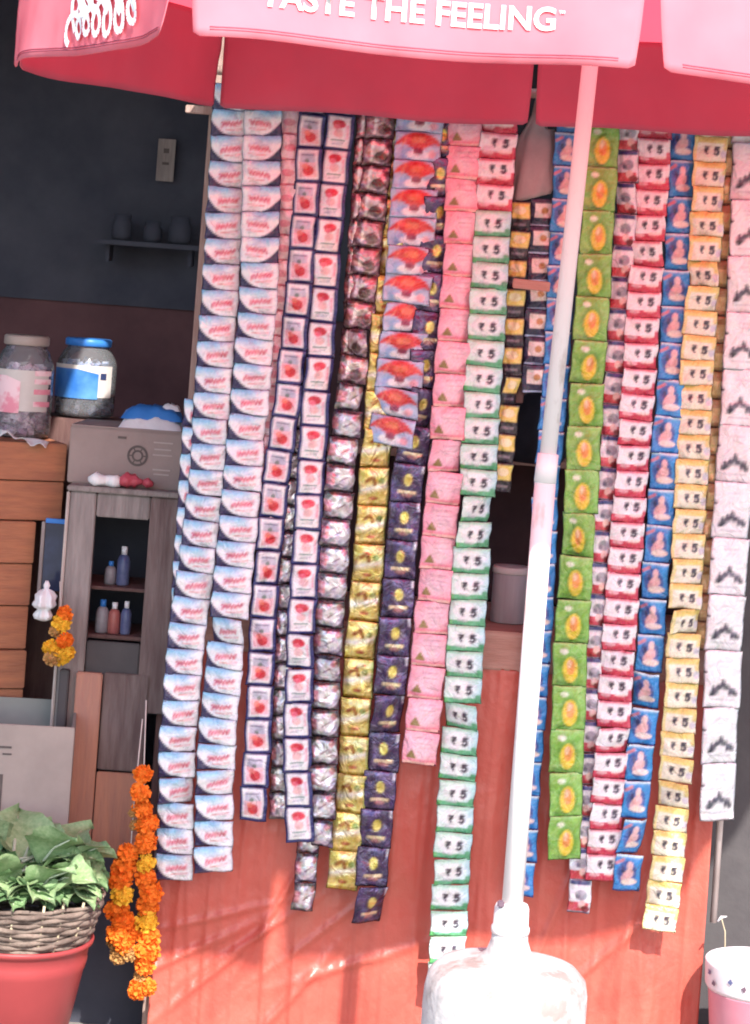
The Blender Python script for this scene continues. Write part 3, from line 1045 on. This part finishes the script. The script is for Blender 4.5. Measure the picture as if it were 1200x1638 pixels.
bag.add(pts, fs, True)
o = bag.build('hanging_bag', M['grey_bag'], None, c0)
tag(o, 'dull grey bag with a gathered neck hanging in the gap left of the pole', 'bag')

q = P(862, 690, 6.5)
o = MB().lathe([(.001, -.09), (.06, -.085), (.085, -.05), (.088, 0), (.07, .055), (.04, .09), (.015, .105), (.018, .12), (.001, .122)], 24, wob=.15).build('dark_bundle', M['black'], None, (q.x, q.y, sh.z + .09 * 1.0))
tag(o, 'dark cloth bundle on the shelf behind the pole', 'bundle')

q = P(812, 1004, 6.3)
tin = tag(empty('steel_canister', (q.x, q.y, ct.z)), 'dull steel canister with a bright rim standing on the counter behind the pole', 'canister')
hh = (P(812, 905, 6.3).z - ct.z)
MB().lathe([(.044, .001), (.046, .004), (.046, hh * .86), (.045, hh * .87)], 32).build('body', M['steel'], tin)
MB().lathe([(.0465, hh * .872), (.048, hh * .89), (.048, hh * .97), (.046, hh), (.03, hh * .99), (.001, hh * .985)], 32).build('lid', M['steel_rim'], tin)

# ------------------------------------------------------------------ left side: furniture
def yaw_box_obj(name, c, s, m, rz, parent=None, bev=.003):
    return MB().box((0, 0, 0), s, None, bev).build(name, m, parent, c, (0, 0, rz))


# orange-brown plank crate (turned away to the right)
RZ = math.radians(24)
ctop = P(108, 712, 6.5)          # right front top corner
crate = tag(empty('plank_crate', (ctop.x, ctop.y, 0), RZ), 'orange-brown plank crate under the candy jars at the left edge', 'crate')
W_, D_ = .62, .34
edges = [706, 768, 832, 900, 968, 1038, 1100, 1190]
for k in range(len(edges) - 1):
    z1, z0 = P(60, edges[k], 6.5).z, P(60, edges[k + 1], 6.5).z
    out_ = .008 * math.sin(k * 2.1)
    wk = W_ if k < 2 else W_ - .07
    MB().box((-wk / 2 - (0 if k < 2 else .07), D_ / 2 + out_, (z0 + z1) / 2), (wk, D_, z1 - z0 - .0035), None, .002).build('plank', M['wood_orange'], crate)
MB().box((-W_ / 2, D_ / 2 + .01, ctop.z * .45), (W_ - .18, D_ - .04, ctop.z * .88), None).build('core', M['wood_dark'], crate)
crate_top = P(60, 706, 6.5).z - .003

# cabinet frame with open front
cab_l, cab_r = P(112, 778, 6.36), P(278, 778, 6.36)
CZ = cab_l.z
cab = tag(empty('wooden_cabinet', (cab_l.x, 6.36, 0), 0), 'weathered grey-brown wooden cabinet with an open dark front, left of the strips', 'cabinet')
cw = cab_r.x - cab_l.x + .02
zb_ = P(190, 1075, 6.36).z
C0 = Vector((cab_l.x, 6.36, 0))


def cpart(name, x, z0, z1, w, d, y, m, rot=None):
    return MB().box((x + w / 2, y + d / 2, (z0 + z1) / 2), (w, d, z1 - z0), rot, .003).build(name, m, cab)


cpart('stile', .003, .02, CZ - .012, .066, .03, 0, M['wood_grey'])
cpart('stile', cw - .075, zb_ - .1, CZ - .012, .072, .03, .002, M['wood_worn'])
cpart('edge_trim', -.0065, .3, CZ - .012, .008, .028, -.002, M['pale_metal'])
cpart('rail', .071, CZ - .072, CZ - .012, cw - .148, .028, .004, M['wood_grey'])
cpart('top_board', -.006, CZ - .010, CZ + .004, cw + .012, .32, -.01, M['wood_grey'])
cpart('back_board', .003, .02, CZ - .014, cw - .006, .02, .29, M['dark_wall'])
cpart('side_board', .003, .02, CZ - .014, .02, .255, .033, M['wood_grey'])
cpart('side_board', cw - .024, .02, CZ - .014, .02, .255, .034, M['wood_dark'])
cpart('cabinet_shelf', .026, zb_ + .075, zb_ + .085, cw - .055, .24, .04, M['wood_dark'])
cpart('cabinet_shelf', .026, zb_ + .20, zb_ + .208, cw - .055, .24, .04, M['wood_dark'])
cpart('drawer_front', .071, zb_ - .03, zb_ + .072, cw - .148, .02, .012, M['dark_panel'])
lower_z = P(190, 1430, 6.36).z
cpart('lower_board', .054, lower_z, zb_ - .004, .066, .02, -.022, M['wood_tan'])
cpart('lower_board', .122, zb_ - .25, zb_ - .004, .115, .018, -.004, M['wood_worn'])
cpart('lower_board', .122, lower_z, zb_ - .255, .115, .018, -.008, M['wood_tan'])
cpart('leg', .012, .0, zb_ - .0, .024, .03, -.032, M['dark_panel'])
# bottles inside the cabinet: things that stand on its shelves
lbls = [('tall blue bottle on the upper cabinet shelf', 'bottle_a', 196, zb_ + .208, .017, .10, 6.46),
        ('short grey bottle at the left of the upper cabinet shelf', 'bottle_b', 176, zb_ + .208, .015, .06, 6.46),
        ('pale bottle on the lower cabinet shelf', 'bottle_b', 168, zb_ + .085, .017, .085, 6.44),
        ('red bottle beside the pale one on the lower cabinet shelf', 'bottle_c', 187, zb_ + .085, .016, .08, 6.44),
        ('dull blue bottle at the right end of the lower cabinet shelf', 'bottle_a', 206, zb_ + .085, .014, .085, 6.44)]
for lb, mt, px, z, r_, h_, d_ in lbls:
    x = P(px, 930, d_).x
    b = tag(empty('bottle', (x, d_, z)), lb, 'bottle', 'bottles inside the cabinet')
    MB().lathe([(r_ * .9, 0), (r_, .004), (r_, h_ * .62), (r_ * .75, h_ * .74), (r_ * .4, h_ * .8)], 16).build('body', M[mt], b)
    MB().lathe([(r_ * .46, h_ * .795), (r_ * .46, h_)], 12).build('cap', M['white_plastic'] if mt != 'bottle_b' else M['blue'], b)

# dark framed glass between crate and cabinet
q = P(86, 892, 6.42)
fr = tag(empty('glass_panel', (q.x, 6.42, P(86, 945, 6.42).z)), 'small dark blue glass panel in the gap between crate and cabinet', 'panel')
hgl = P(86, 838, 6.42).z - P(86, 945, 6.42).z
MB().box((0, 0, hgl / 2), (.052, .008, hgl), None, .001).build('pane', M['glassdark'], fr)
MB().box((-.031, -.002, hgl / 2), (.009, .014, hgl + .01), None, .001).build('frame_side', M['wood_grey'], fr)
MB().box((.031, -.002, hgl / 2), (.009, .014, hgl + .01), None, .001).build('frame_side', M['wood_grey'], fr)
MB().box((0, -.002, hgl + .008), (.052, .014, .012), None, .001).build('frame_top', M['blue'], fr)

# carton on the cabinet
bx_l, bx_r = P(112, 690, 6.42), P(296, 690, 6.42)
car = tag(empty('cardboard_carton', ((bx_l.x + bx_r.x) / 2, 6.42, CZ + .004), math.radians(-3)), 'grey-brown cardboard carton with a round printed mark, on the cabinet', 'carton')
cwid, chh = bx_r.x - bx_l.x, P(200, 690, 6.42).z - CZ
MB().box((0, .12, chh / 2), (cwid, .24, chh), None, .003).build('box_body', M['cardboard'], car)
MB().box((0, .06, chh + .0025), (cwid - .004, .118, .004), None).build('top_flap', M['cardboard'], car)
MB().box((0, .181, chh + .0025), (cwid - .004, .118, .004), None).build('top_flap', M['cardboard'], car)
ring = MB()
for (r0, r1) in ((.021, .027), (.010, .015)):
    pr = []
    for k in range(28):
        a = 2 * math.pi * k / 28
        pr += [(math.cos(a) * r0, 0, math.sin(a) * r0), (math.cos(a) * r1, 0, math.sin(a) * r1)]
    ring.add(pr, [(2 * k, 2 * k + 1, (2 * k + 3) % 56, (2 * k + 2) % 56) for k in range(28)])
for k in range(6):
    a = k * math.pi / 3
    ring.box((math.cos(a) * .018, 0, math.sin(a) * .018), (.003, .0006, .008), Matrix.Rotation(-a + math.pi / 2, 3, 'Y'))
ring.build('round_mark', M['carton_ink'], car, (.031, -.002, chh * .56))
tx = MB()
for k, (z, w) in enumerate(((.82, .05), (.70, .044), (.60, .05), (.34, .046), (.26, .04))):
    tx.box((.095, -.0015, chh * z), (w, .0012, .004))
tx.build('printed_lines', M['carton_pale'], car)
MB().box((-.012, -.0015, chh * .86), (.022, .0014, .006)).build('hand_hole', M['carton_ink'], car)

# blue-topped packet on the carton
q = P(243, 672, 6.47)
pk = tag(empty('blue_packet', (q.x, 6.5, CZ + chh + .0085)), 'flat blue and clear plastic packet lying on the carton', 'packet')
def pil(w, d, h, wob):
    def fn(u, v):
        e = (1 - abs(2 * u - 1) ** 3) * (1 - abs(2 * v - 1) ** 3)
        return ((u - .5) * w, (v - .5) * d, h * max(e, 0) ** .5 * (1 + wob * noise.noise(Vector((u * 6, v * 6, 1)))))
    return fn
MB().grid(pil(.165, .13, .036, .35), 18, 14).build('wrapper', M['white_plastic'], pk)
MB().grid(pil(.160, .11, .034, .3), 18, 12).build('blue_top', M['blue'], pk, (0, .004, .0225))
MB().grid(pil(.05, .04, .016, .5), 10, 8).build('crumpled_corner', M['paper'], pk, (.045, 0, .048))

# white packet with pink-red tail on the cabinet edge
q = P(192, 766, 6.36)
cp = tag(empty('crumpled_wrapper', (q.x, 6.38, CZ + .0045)), 'crumpled white and pink-red wrapper lying on the cabinet edge before the carton', 'wrapper')
def twist(name, m, x0_, x1_, rads, dz, seed):
    mb = MB()
    n_r = len(rads)
    mb.tube([(x0_ + (x1_ - x0_) * k / (n_r - 1), .004 * math.sin(k * 1.3 + seed), .017 + dz * k) for k in range(n_r)], rads, 12)
    mb.v = [(x, y * (1 + .5 * noise.noise(Vector((x * 60, y * 60, seed)))), max(.0005, .017 + (z - .017) * (1 + .5 * noise.noise(Vector((x * 70, z * 70, seed + 4)))))) for x, y, z in mb.v]
    return mb.build(name, m, cp)
twist('white_half', M['paper'], -.083, .0, [.006, .014, .018, .017, .012, .015, .019, .018, .012], -.0004, 1)
twist('red_half', M['pinkred'], -.003, .056, [.010, .016, .018, .014, .016, .010, .006], .0004, 3)
twist('red_tail', M['pinkred'], .052, .084, [.005, .009, .014, .011, .004], -.0006, 6)

# paper on the crate
q = P(40, 716, 6.5)
pp = MB().grid(lambda u, v: ((u - .5) * .13, (v - .5) * .05 - .03 * u, .012 * math.sin(u * 5 + v * 3) * (1 - u) + .014 * (1 - v) * math.sin(u * 9) ** 2), 16, 8)
o = pp.build('paper_scrap', M['paper'], None, (q.x, q.y - .02, crate_top + .012), (math.radians(18), math.radians(4), 0))
tag(o, 'creased white paper scrap on the crate top in front of the jars', 'paper')
o.modifiers.new('t', 'SOLIDIFY').thickness = .0008

# candy jars
def jar(label, px, pyb, pyt, depth, wpx, lid_m, label_m, candy_m, zb, seed):
    s = depth / F_PX
    R_ = wpx * s / 2
    x = P(px, (pyb + pyt) / 2, depth).x
    H_ = P(px, pyt, depth).z - zb
    j = tag(empty('candy_jar', (x, depth, zb)), label, 'jar', 'candy jars on the left')
    MB().lathe([(R_ * .82, .001), (R_ * .97, .006), (R_, .02), (R_, H_ * .66), (R_ * .96, H_ * .73), (R_ * .80, H_ * .84), (R_ * .70, H_ * .875), (R_ * .69, H_ * .90)], 36).build('glass_body', M['jar'], j)
    MB().lathe([(R_ * .74, H_ * .905), (R_ * .77, H_ * .915), (R_ * .77, H_ * .985), (R_ * .72, H_), (.001, H_ * 1.0)], 36).build('lid', lid_m, j)
    # wrap-round label
    lb = MB()
    a0, a1 = math.radians(-165), math.radians(-28)
    lb.grid(lambda u, v: (math.cos(a0 + (a1 - a0) * u) * (R_ + .0015), math.sin(a0 + (a1 - a0) * u) * (R_ + .0015), H_ * (.27 + .40 * v)), 26, 3)
    lo_ = lb.build('paper_label', M['cream'], j)
    l2 = MB()
    b0, b1 = (math.radians(-160), math.radians(-88)) if seed == 1 else (math.radians(-160), math.radians(-60))
    l2.grid(lambda u, v: (math.cos(b0 + (b1 - b0) * u) * (R_ + .003), math.sin(b0 + (b1 - b0) * u) * (R_ + .003), H_ * (.25 + (.36 if seed == 1 else .37) * v * (1 - .35 * max(0, u - .6)))), 20, 4)
    l2.build('colour_panel', label_m, lo_)
    l3 = MB()
    if seed == 1:
        c0_, c1_ = math.radians(-62), math.radians(-22)
        for zz in (.32, .44, .54, .62):
            l3.grid(lambda u, v: (math.cos(c0_ + (c1_ - c0_) * u) * (R_ + .003), math.sin(c0_ + (c1_ - c0_) * u) * (R_ + .003), H_ * (zz + .05 * v)), 6, 1)
        l3.build('printed_lines', M['label_pink'], lo_)
    else:
        c0_ = math.radians(-50)
        for k in range(1):
            l3.grid(lambda u, v: (math.cos(c0_ + .22 * (u - .5)) * (R_ + .003), math.sin(c0_ + .22 * (u - .5)) * (R_ + .003), H_ * (.50 + .08 * v)), 6, 3)
        l3.build('printed_mark', M['navy'], lo_)
    cm = MB()
    r = random.Random(seed)
    for k in range(150):
        a, rr = r.uniform(0, 6.283), R_ * .86 * math.sqrt(r.random())
        z = r.uniform(.014, H_ * .70)
        rot = Matrix.Rotation(r.uniform(0, 6), 3, 'X') @ Matrix.Rotation(r.uniform(0, 6), 3, 'Z')
        cm.box((rr * math.cos(a), rr * math.sin(a), z), (.024, .014, .011), rot)
    cn = cm.build('wrapped_sweets', candy_m, j)
    cn['kind'] = 'stuff'
    return j


jar('clear candy jar with white lid and pink label, at the left edge on the crate', 38, 700, 536, 6.62, 94, M['grey_plastic'], M['label_pink'], M['candy_a'], crate_top + .002, 1)
# platform for the second jar: a low box behind the carton
zj2 = P(138, 668, 6.8).z
pb = P(138, 668, 6.8)
o = MB().box((0, 0, zj2 / 2), (.26, .22, zj2), None, .004).build('storage_box', M['wood_dark'], None, (pb.x, 6.82, 0))
tag(o, 'tall plain box behind the carton that the blue-lidded jar stands on', 'box')
jar('clear candy jar with blue lid and blue label, behind the carton', 138, 668, 541, 6.8, 96, M['blue'], M['label_blue'], M['candy_b'], zj2 + .002, 2)

# grey open box in front of the crate
gl_, gr_ = P(-30, 1140, 6.12), P(118, 1172, 6.12)
gb = tag(empty('grey_bin', (gr_.x, 6.14, P(60, 1345, 6.12).z), math.radians(6)), 'grey open-topped plastic bin in front of the crate', 'bin')
gh = P(60, 1162, 6.12).z - P(60, 1345, 6.12).z
gw, gd = .34, .30
MB().box((-gw / 2, 0, gh / 2), (gw, .008, gh), None, .002).build('front_wall', M['grey_plastic'], gb)
MB().box((-gw / 2, gd, gh / 2 + .006), (gw, .008, gh + .012), None, .002).build('back_wall', M['greenish_plastic'], gb)
MB().box((-.004, gd / 2, gh / 2), (.008, gd - .01, gh), None, .002).build('side_wall', M['greenish_plastic'], gb)
MB().box((-gw + .004, gd / 2, gh / 2), (.008, gd - .01, gh), None, .002).build('side_wall', M['greenish_plastic'], gb)
MB().box((-gw / 2, gd / 2, .004), (gw - .02, gd - .012, .008)).build('floor', M['greenish_plastic'], gb)
mk = MB()
mk.box((-.165, -.0055, gh * .80), (.03, .001, .005)); mk.box((-.16, -.0055, gh * .74), (.022, .001, .004)); mk.box((-.172, -.0055, gh * .40), (.012, .001, .09))
mk.build('printed_marks', M['carton_ink'], gb)
# a stool carries the bin
st = tag(empty('low_stool', (gr_.x - .17, 6.28, 0)), 'low dark wooden stool under the grey bin', 'stool')
sz = gb.location.z - .002
MB().box((0, 0, sz - .012), (.36, .34, .024), None, .003).build('seat', M['wood_dark'], st)
for sx in (-1, 1):
    for sy in (-1, 1):
        MB().box((sx * .15, sy * .14, (sz - .024) / 2), (.03, .03, sz - .026), None, .002).build('leg', M['wood_dark'], st)

# ------------------------------------------------------------------ basket of leaves in a red tub
bc = P(28, 1424, 5.86)
zr = bc.z                        # basket rim height
tub_rim = P(36, 1496, 5.84).z
BX, BY = bc.x, 5.86
tub = tag(empty('red_tub', (BX, BY, 0)), 'red plastic tub with rounded rims under the wicker basket', 'tub')
TR = .182
MB().lathe([(.11, .001), (.118, .004), (TR * .92, tub_rim - .075), (TR * .935, tub_rim - .07), (TR * .96, tub_rim - .05), (TR * .955, tub_rim - .045), (TR * .97, tub_rim - .016), (TR * 1.02, tub_rim - .012), (TR * 1.03, tub_rim - .004), (TR * 1.01, tub_rim), (TR * .96, tub_rim - .003), (TR * .93, tub_rim - .03), (TR * .7, tub_rim - .04), (.001, tub_rim - .04)], 48).build('bowl', M['tub'], tub)
bk = tag(empty('wicker_basket', (BX, BY, tub_rim - .036)), 'round grey-brown wicker basket of green leaves, sitting in the red tub', 'basket')
bh = zr - (tub_rim - .036)
wv = MB()
NL = 13
for j in range(NL):
    t = j / (NL - 1)
    rr = .158 + .042 * t ** .7
    path = []
    for k in range(73):
        a = 2 * math.pi * k / 72
        w_ = .0036 * math.sin(a * 11 + math.pi * j) + .003 * noise.noise(Vector((math.cos(a) * 2, math.sin(a) * 2, j * 3.7)))
        path.append(((rr + w_) * math.cos(a), (rr + w_) * math.sin(a), .006 + t * (bh - .008) + .006 * noise.noise(Vector((math.cos(a) * 3, math.sin(a) * 3, j)))))
    wv.tube(path, .0052 + .001 * (j % 3), 6, False)
wv.build('woven_wall', M['wicker'], bk)
MB().lathe([(.001, .004), (.15, .004)], 32).build('basket_floor', M['wicker'], bk)
for k in range(22):
    a = 2 * math.pi * (k + random.uniform(-.2, .2)) / 22
    ex = random.uniform(.004, .03)
    MB().tube([(.160 * math.cos(a), .160 * math.sin(a), .004), (.185 * math.cos(a), .185 * math.sin(a), bh * .5), (.202 * math.cos(a), .202 * math.sin(a), bh + ex)], .0034, 6).build('stake', M['stake'], bk)

# leaves
def leaf_mesh(seed, m):
    r = random.Random(seed)
    L, W2 = 1.0, .46
    mb = MB()
    nu, nv = 10, 14
    def fn(u, v):
        y = v * L
        wd = W2 * (math.sin(math.pi * min(1, v * 1.02 + .02) ** .75) ** .8) * (1 + .08 * math.sin(v * 23 + seed))
        x = (u - .5) * 2 * wd
        z = .18 * math.sin(v * 2.4) - .25 * v * v + .10 * abs(2 * u - 1) ** 1.5 + .05 * math.sin(v * 12 + u * 4 + seed) * abs(2 * u - 1)
        return (x, y, z)
    mb.grid(fn, nu, nv)
    me = mb.mesh('leaf')
    me.materials.append(m)
    st_ = MB().tube([(0, -.22, -.02), (0, 0, .012), (0, .35, fn(.5, .35)[2] + .012), (0, .8, fn(.5, .8)[2] + .006)], [.030, .026, .02, .008], 6)
    ms = st_.mesh('leaf_rib'); ms.materials.append(M['stem'])
    return me, ms


lv = [leaf_mesh(1, M['leaf']), leaf_mesh(2, M['leaf_b']), leaf_mesh(3, M['leaf']), leaf_mesh(4, M['leaf_b'])]
heap = tag(empty('leafy_greens', (BX, BY, zr)), 'heap of broad green leaves with pale stems piled in the wicker basket', 'greens')
r = random.Random(11)
for k in range(84):
    a = r.uniform(0, 2 * math.pi)
    rr = .13 * math.sqrt(r.random())
    h_ = .095 * (1 - (rr / .2) ** 2) * r.uniform(.2, 1.0) + .004
    s = r.uniform(.09, .165)
    me, ms = lv[r.randrange(4)]
    o = link('leaf', me, None, heap, (rr * math.cos(a), rr * math.sin(a), h_ - .02), (math.radians(r.uniform(-12, 48)), r.uniform(-.5, .5), a - math.pi / 2 + r.uniform(-.7, .7)))
    o.scale = (s, s, s)
    q_ = link('midrib', ms, None, o)
for k in range(34):
    a = math.radians(-175 + 5.4 * k + r.uniform(-4, 4))
    s = r.uniform(.075, .115)
    me, ms = lv[r.randrange(4)]
    o = link('leaf', me, None, heap, (.118 * math.cos(a), .118 * math.sin(a), .006 + r.uniform(0, .03)), (math.radians(r.uniform(-10, 20)), r.uniform(-.3, .3), a - math.pi / 2 + r.uniform(-.4, .4)))
    o.scale = (s, s, s)
    link('midrib', ms, None, o)
# a few big pale leaves standing at the back, as in the photograph
for k, (dx, dz, rx, rz_, s) in enumerate(((-.10, .03, 42, .6, .20), (-.02, .03, 38, .1, .21), (.05, .025, 34, -.6, .20), (.09, .012, 26, -1.0, .16), (-.16, .03, 40, .9, .19), (.0, .045, 30, -.3, .18), (-.06, .05, 22, 1.2, .17), (.03, .05, 12, -1.4, .16))):
    me, ms = lv[1] if k != 4 else lv[3]
    o = link('leaf', me, None, heap, (dx, .03, dz), (math.radians(rx), 0, rz_))
    o.scale = (s, s, s)
    link('midrib', ms, None, o)

# ------------------------------------------------------------------ marigolds
def marigold_mesh(seed):
    """pompon head: many small crinkled petals all round a green-brown heart"""
    r = random.Random(seed)
    mb = MB()
    N = 120
    for k in range(N):
        z = 1 - 2 * (k + .5) / N
        if z < -.75: continue
        a = k * 2.39996 + r.uniform(-.15, .15)
        q = math.sqrt(1 - z * z)
        n = Vector((q * math.cos(a), q * math.sin(a), z * .82))
        t = n.cross(Vector((r.uniform(-1, 1), r.uniform(-1, 1), r.uniform(-1, 1)))).normalized()
        b = n.cross(t).normalized()
        lift = r.uniform(.25, .75)
        w, l = r.uniform(.16, .26), r.uniform(.24, .36)
        root = n * .66
        tip = n * r.uniform(.9, 1.12) + b * l * (1 - lift)
        mid = (root + tip) / 2 + n * .08
        mb.add([root - t * w * .4, root + t * w * .4, mid + t * w, tip + t * w * .6 + n * r.uniform(-.06, .06), tip - t * w * .6 + n * r.uniform(-.06, .06), mid - t * w], [(0, 1, 2, 5), (5, 2, 3, 4)], False)
    mb.lathe([(.001, -.62), (.45, -.5), (.70, -.15), (.72, .1), (.5, .42), (.001, .56)], 10)
    return mb.mesh('marigold')


MG = {}
for cname in ('orange', 'yellow', 'drab'):
    MG[cname] = []
    for sd_ in range(2):
        me = marigold_mesh(sd_ + 4); me.materials.append(M[cname]); MG[cname].append(me)


def flower(parent, px, py, d, rpx, cname, r):
    p = P(px, py, d)
    o = link('marigold', MG[cname][r.randrange(2)], None, parent, p - Vector(parent.location), (math.radians(90 + r.uniform(-50, 50)), r.uniform(-.6, .6), r.uniform(-.7, .7)))
    s = 1.14 * rpx * d / F_PX
    o.scale = (s, s, s)
    return o


r = random.Random(5)
gt = P(233, 1165, 6.05)
gar = tag(empty('marigold_garland', gt), 'long orange marigold garland hanging beside the leftmost packet strip', 'garland')
DG = 6.05
MB().tube([P(234, 1120, DG) - gt, P(230, 1240, DG) - gt, P(236, 1330, DG) - gt, P(240, 1420, DG) - gt, P(238, 1545, DG) - gt], .0016, 6).build('string', M['string'], gar)
MB().tube([P(228, 1150, DG) - gt, P(216, 1270, DG) - gt, P(208, 1370, DG) - gt, P(192, 1440, DG) - gt, P(196, 1530, DG) - gt], .0016, 6).build('string', M['string'], gar)
fl = [(229, 1238, 14, 'orange'), (225, 1268, 15, 'orange'), (228, 1293, 15, 'orange'), (236, 1318, 17, 'orange'), (234, 1346, 16, 'orange'), (231, 1352, 13, 'orange'),
      (234, 1380, 14, 'yellow'), (233, 1404, 16, 'orange'), (242, 1428, 17, 'orange'), (236, 1450, 16, 'orange'), (234, 1474, 17, 'yellow'), (238, 1500, 17, 'orange'), (236, 1522, 18, 'orange'), (232, 1542, 16, 'orange'), (226, 1562, 11, 'drab'),
      (222, 1582, 15, 'orange'), (238, 1578, 12, 'orange'), (216, 1588, 10, 'orange'),
      (204, 1366, 15, 'orange'), (200, 1386, 18, 'orange'), (192, 1408, 18, 'orange'), (196, 1431, 16, 'yellow'), (188, 1456, 18, 'orange'), (198, 1474, 17, 'orange'), (190, 1492, 18, 'orange'), (200, 1510, 15, 'orange'), (182, 1508, 11, 'drab'), (190, 1528, 13, 'drab'), (206, 1526, 11, 'drab'),
      (216, 1320, 8, 'drab'), (213, 1300, 7, 'drab'), (216, 1490, 12, 'orange')]
for (x, y, rp, cn) in fl:
    flower(gar, x, y, DG - r.uniform(0, .02), rp, cn, r)

gt = P(98, 970, 6.30)
gb2 = tag(empty('marigold_bunch', gt), 'small bunch of yellow and orange marigolds hanging in front of the cabinet', 'flowers')
MB().tube([P(96, 930, 6.3) - gt, P(98, 985, 6.3) - gt, P(96, 1050, 6.3) - gt], .0014, 6).build('string', M['string'], gb2)
for (x, y, rp, cn) in [(104, 982, 12, 'orange'), (98, 997, 14, 'yellow'), (90, 1008, 10, 'drab'), (104, 1025, 13, 'orange'), (82, 1036, 13, 'yellow'), (98, 1048, 16, 'yellow'), (84, 1052, 12, 'drab'), (110, 1044, 10, 'yellow')]:
    flower(gb2, x, y, 6.30 - r.uniform(0, .02), rp, cn, r)
# white plastic twist above it
q = P(73, 958, 6.31)
o = MB().lathe([(.003, .046), (.007, .034), (.005, .026), (.016, .020), (.026, .008), (.024, -.004), (.029, -.014), (.022, -.022), (.014, -.026), (.022, -.040), (.018, -.050), (.006, -.056), (.001, -.055)], 26, wob=.75).build('plastic_twist', M['white_plastic'], None, q)
tag(o, 'knotted white plastic bag hanging beside the small marigold bunch', 'plastic bag')

# ------------------------------------------------------------------ dim things on the back wall
q = P(263, 222, 7.38)
tg = tag(empty('wall_calendar', P(263, 290, 7.39)), 'small dull card hanging on the dark back wall at upper left', 'card')
hh2 = P(263, 222, 7.38).z - P(263, 290, 7.38).z
MB().box((0, 0, hh2 / 2), (.052, .004, hh2), None, .001).build('card_sheet', M['wood_grey'], tg)
mk = MB()
mk.box((0, -.003, hh2 * .72), (.016, .001, .014)); mk.box((0, -.003, hh2 * .42), (.02, .001, .008))
mk.build('printed_marks', M['carton_ink'], tg)
sq = P(240, 392, 7.3)
wsf = tag(empty('wall_shelf', sq), 'dim narrow shelf on the dark back wall at upper left', 'shelf')
MB().box((0, .0, 0), (.30, .16, .014), None, .002).build('board', M['dark_wall'], wsf)
MB().box((-.12, .03, -.03), (.012, .1, .05), None, .002).build('bracket', M['dark_wall'], wsf)
MB().box((.12, .03, -.03), (.012, .1, .05), None, .002).build('bracket', M['dark_wall'], wsf)
for k, (dx, rr, hh_, lb) in enumerate(((-.085, .030, .075, 'left'), (.005, .026, .06, 'middle'), (.085, .034, .08, 'right'))):
    o = MB().lathe([(rr * .8, .001), (rr, .01), (rr, hh_ * .7), (rr * .8, hh_ * .8), (rr * .86, hh_), (rr * .7, hh_), (.001, hh_ * .98)], 20).build('pot', M['dark_wall'], None, (sq.x + dx, sq.y, sq.z + .008))
    tag(o, 'dim grey pot on the back wall shelf, ' + lb + ' of three', 'pot', 'pots on the back wall shelf')

# ------------------------------------------------------------------ pink planter at lower right
bq = P(1214, 1540, 6.0)
pz = bq.z
BR = .125
bu = tag(empty('pink_bucket', (bq.x, 6.0, 0)), 'pink bucket with a white flowered rim band at the lower right corner', 'bucket')
MB().lathe([(.08, .001), (.088, .004), (BR * .93, pz - .07), (BR * .95, pz - .066)], 40).build('bucket_wall', M['bucket'], bu)
MB().lathe([(BR * .955, pz - .065), (BR * 1.0, pz - .055), (BR * 1.02, pz - .006), (BR * 1.03, pz), (BR * 1.0, pz + .004), (BR * .97, pz), (BR * .94, pz - .04), (.001, pz - .042)], 40).build('rim_band', M['bucket_white'], bu)
rs_ = random.Random(2)
for k in range(9):
    a = math.radians(-165 + k * 17 + rs_.uniform(-4, 4))
    rad = BR * 1.018
    zz = pz - .03 + rs_.uniform(-.012, .012)
    fm = MB()
    c_ = Vector((math.cos(a) * rad, math.sin(a) * rad, zz))
    t = Vector((-math.sin(a), math.cos(a), 0)); nrm = Vector((math.cos(a), math.sin(a), 0))
    ptsf = [c_ + nrm * .003]
    for q_ in range(10):
        g_ = 2 * math.pi * q_ / 10
        rr = .0065 + .002 * math.sin(q_ * 2.3 + k)
        ptsf.append(c_ + nrm * .0028 + t * math.cos(g_) * rr + Vector((0, 0, math.sin(g_) * rr)))
    fm.add(ptsf, [(0, 1 + q_, 1 + (q_ + 1) % 10) for q_ in range(10)])
    fm.build('printed_flower', M['ink_dark' if k % 2 else 'bottle_a'], bu)
tw0 = P(1162, 1518, 6.02)
tw = tag(empty('dry_twig', tw0), 'thin dry twig with a pale tip standing up from the pink bucket', 'twig')
MB().tube([Vector((0, 0, -.05)), P(1160, 1490, 6.02) - tw0, P(1154, 1468, 6.02) - tw0], [.002, .0017, .0012], 6).build('stalk', M['stake'], tw)
MB().tube([P(1148, 1474, 6.02) - tw0, P(1154, 1467, 6.02) - tw0, P(1163, 1466, 6.02) - tw0], [.002, .0035, .001], 6).build('tip', M['paper'], tw)
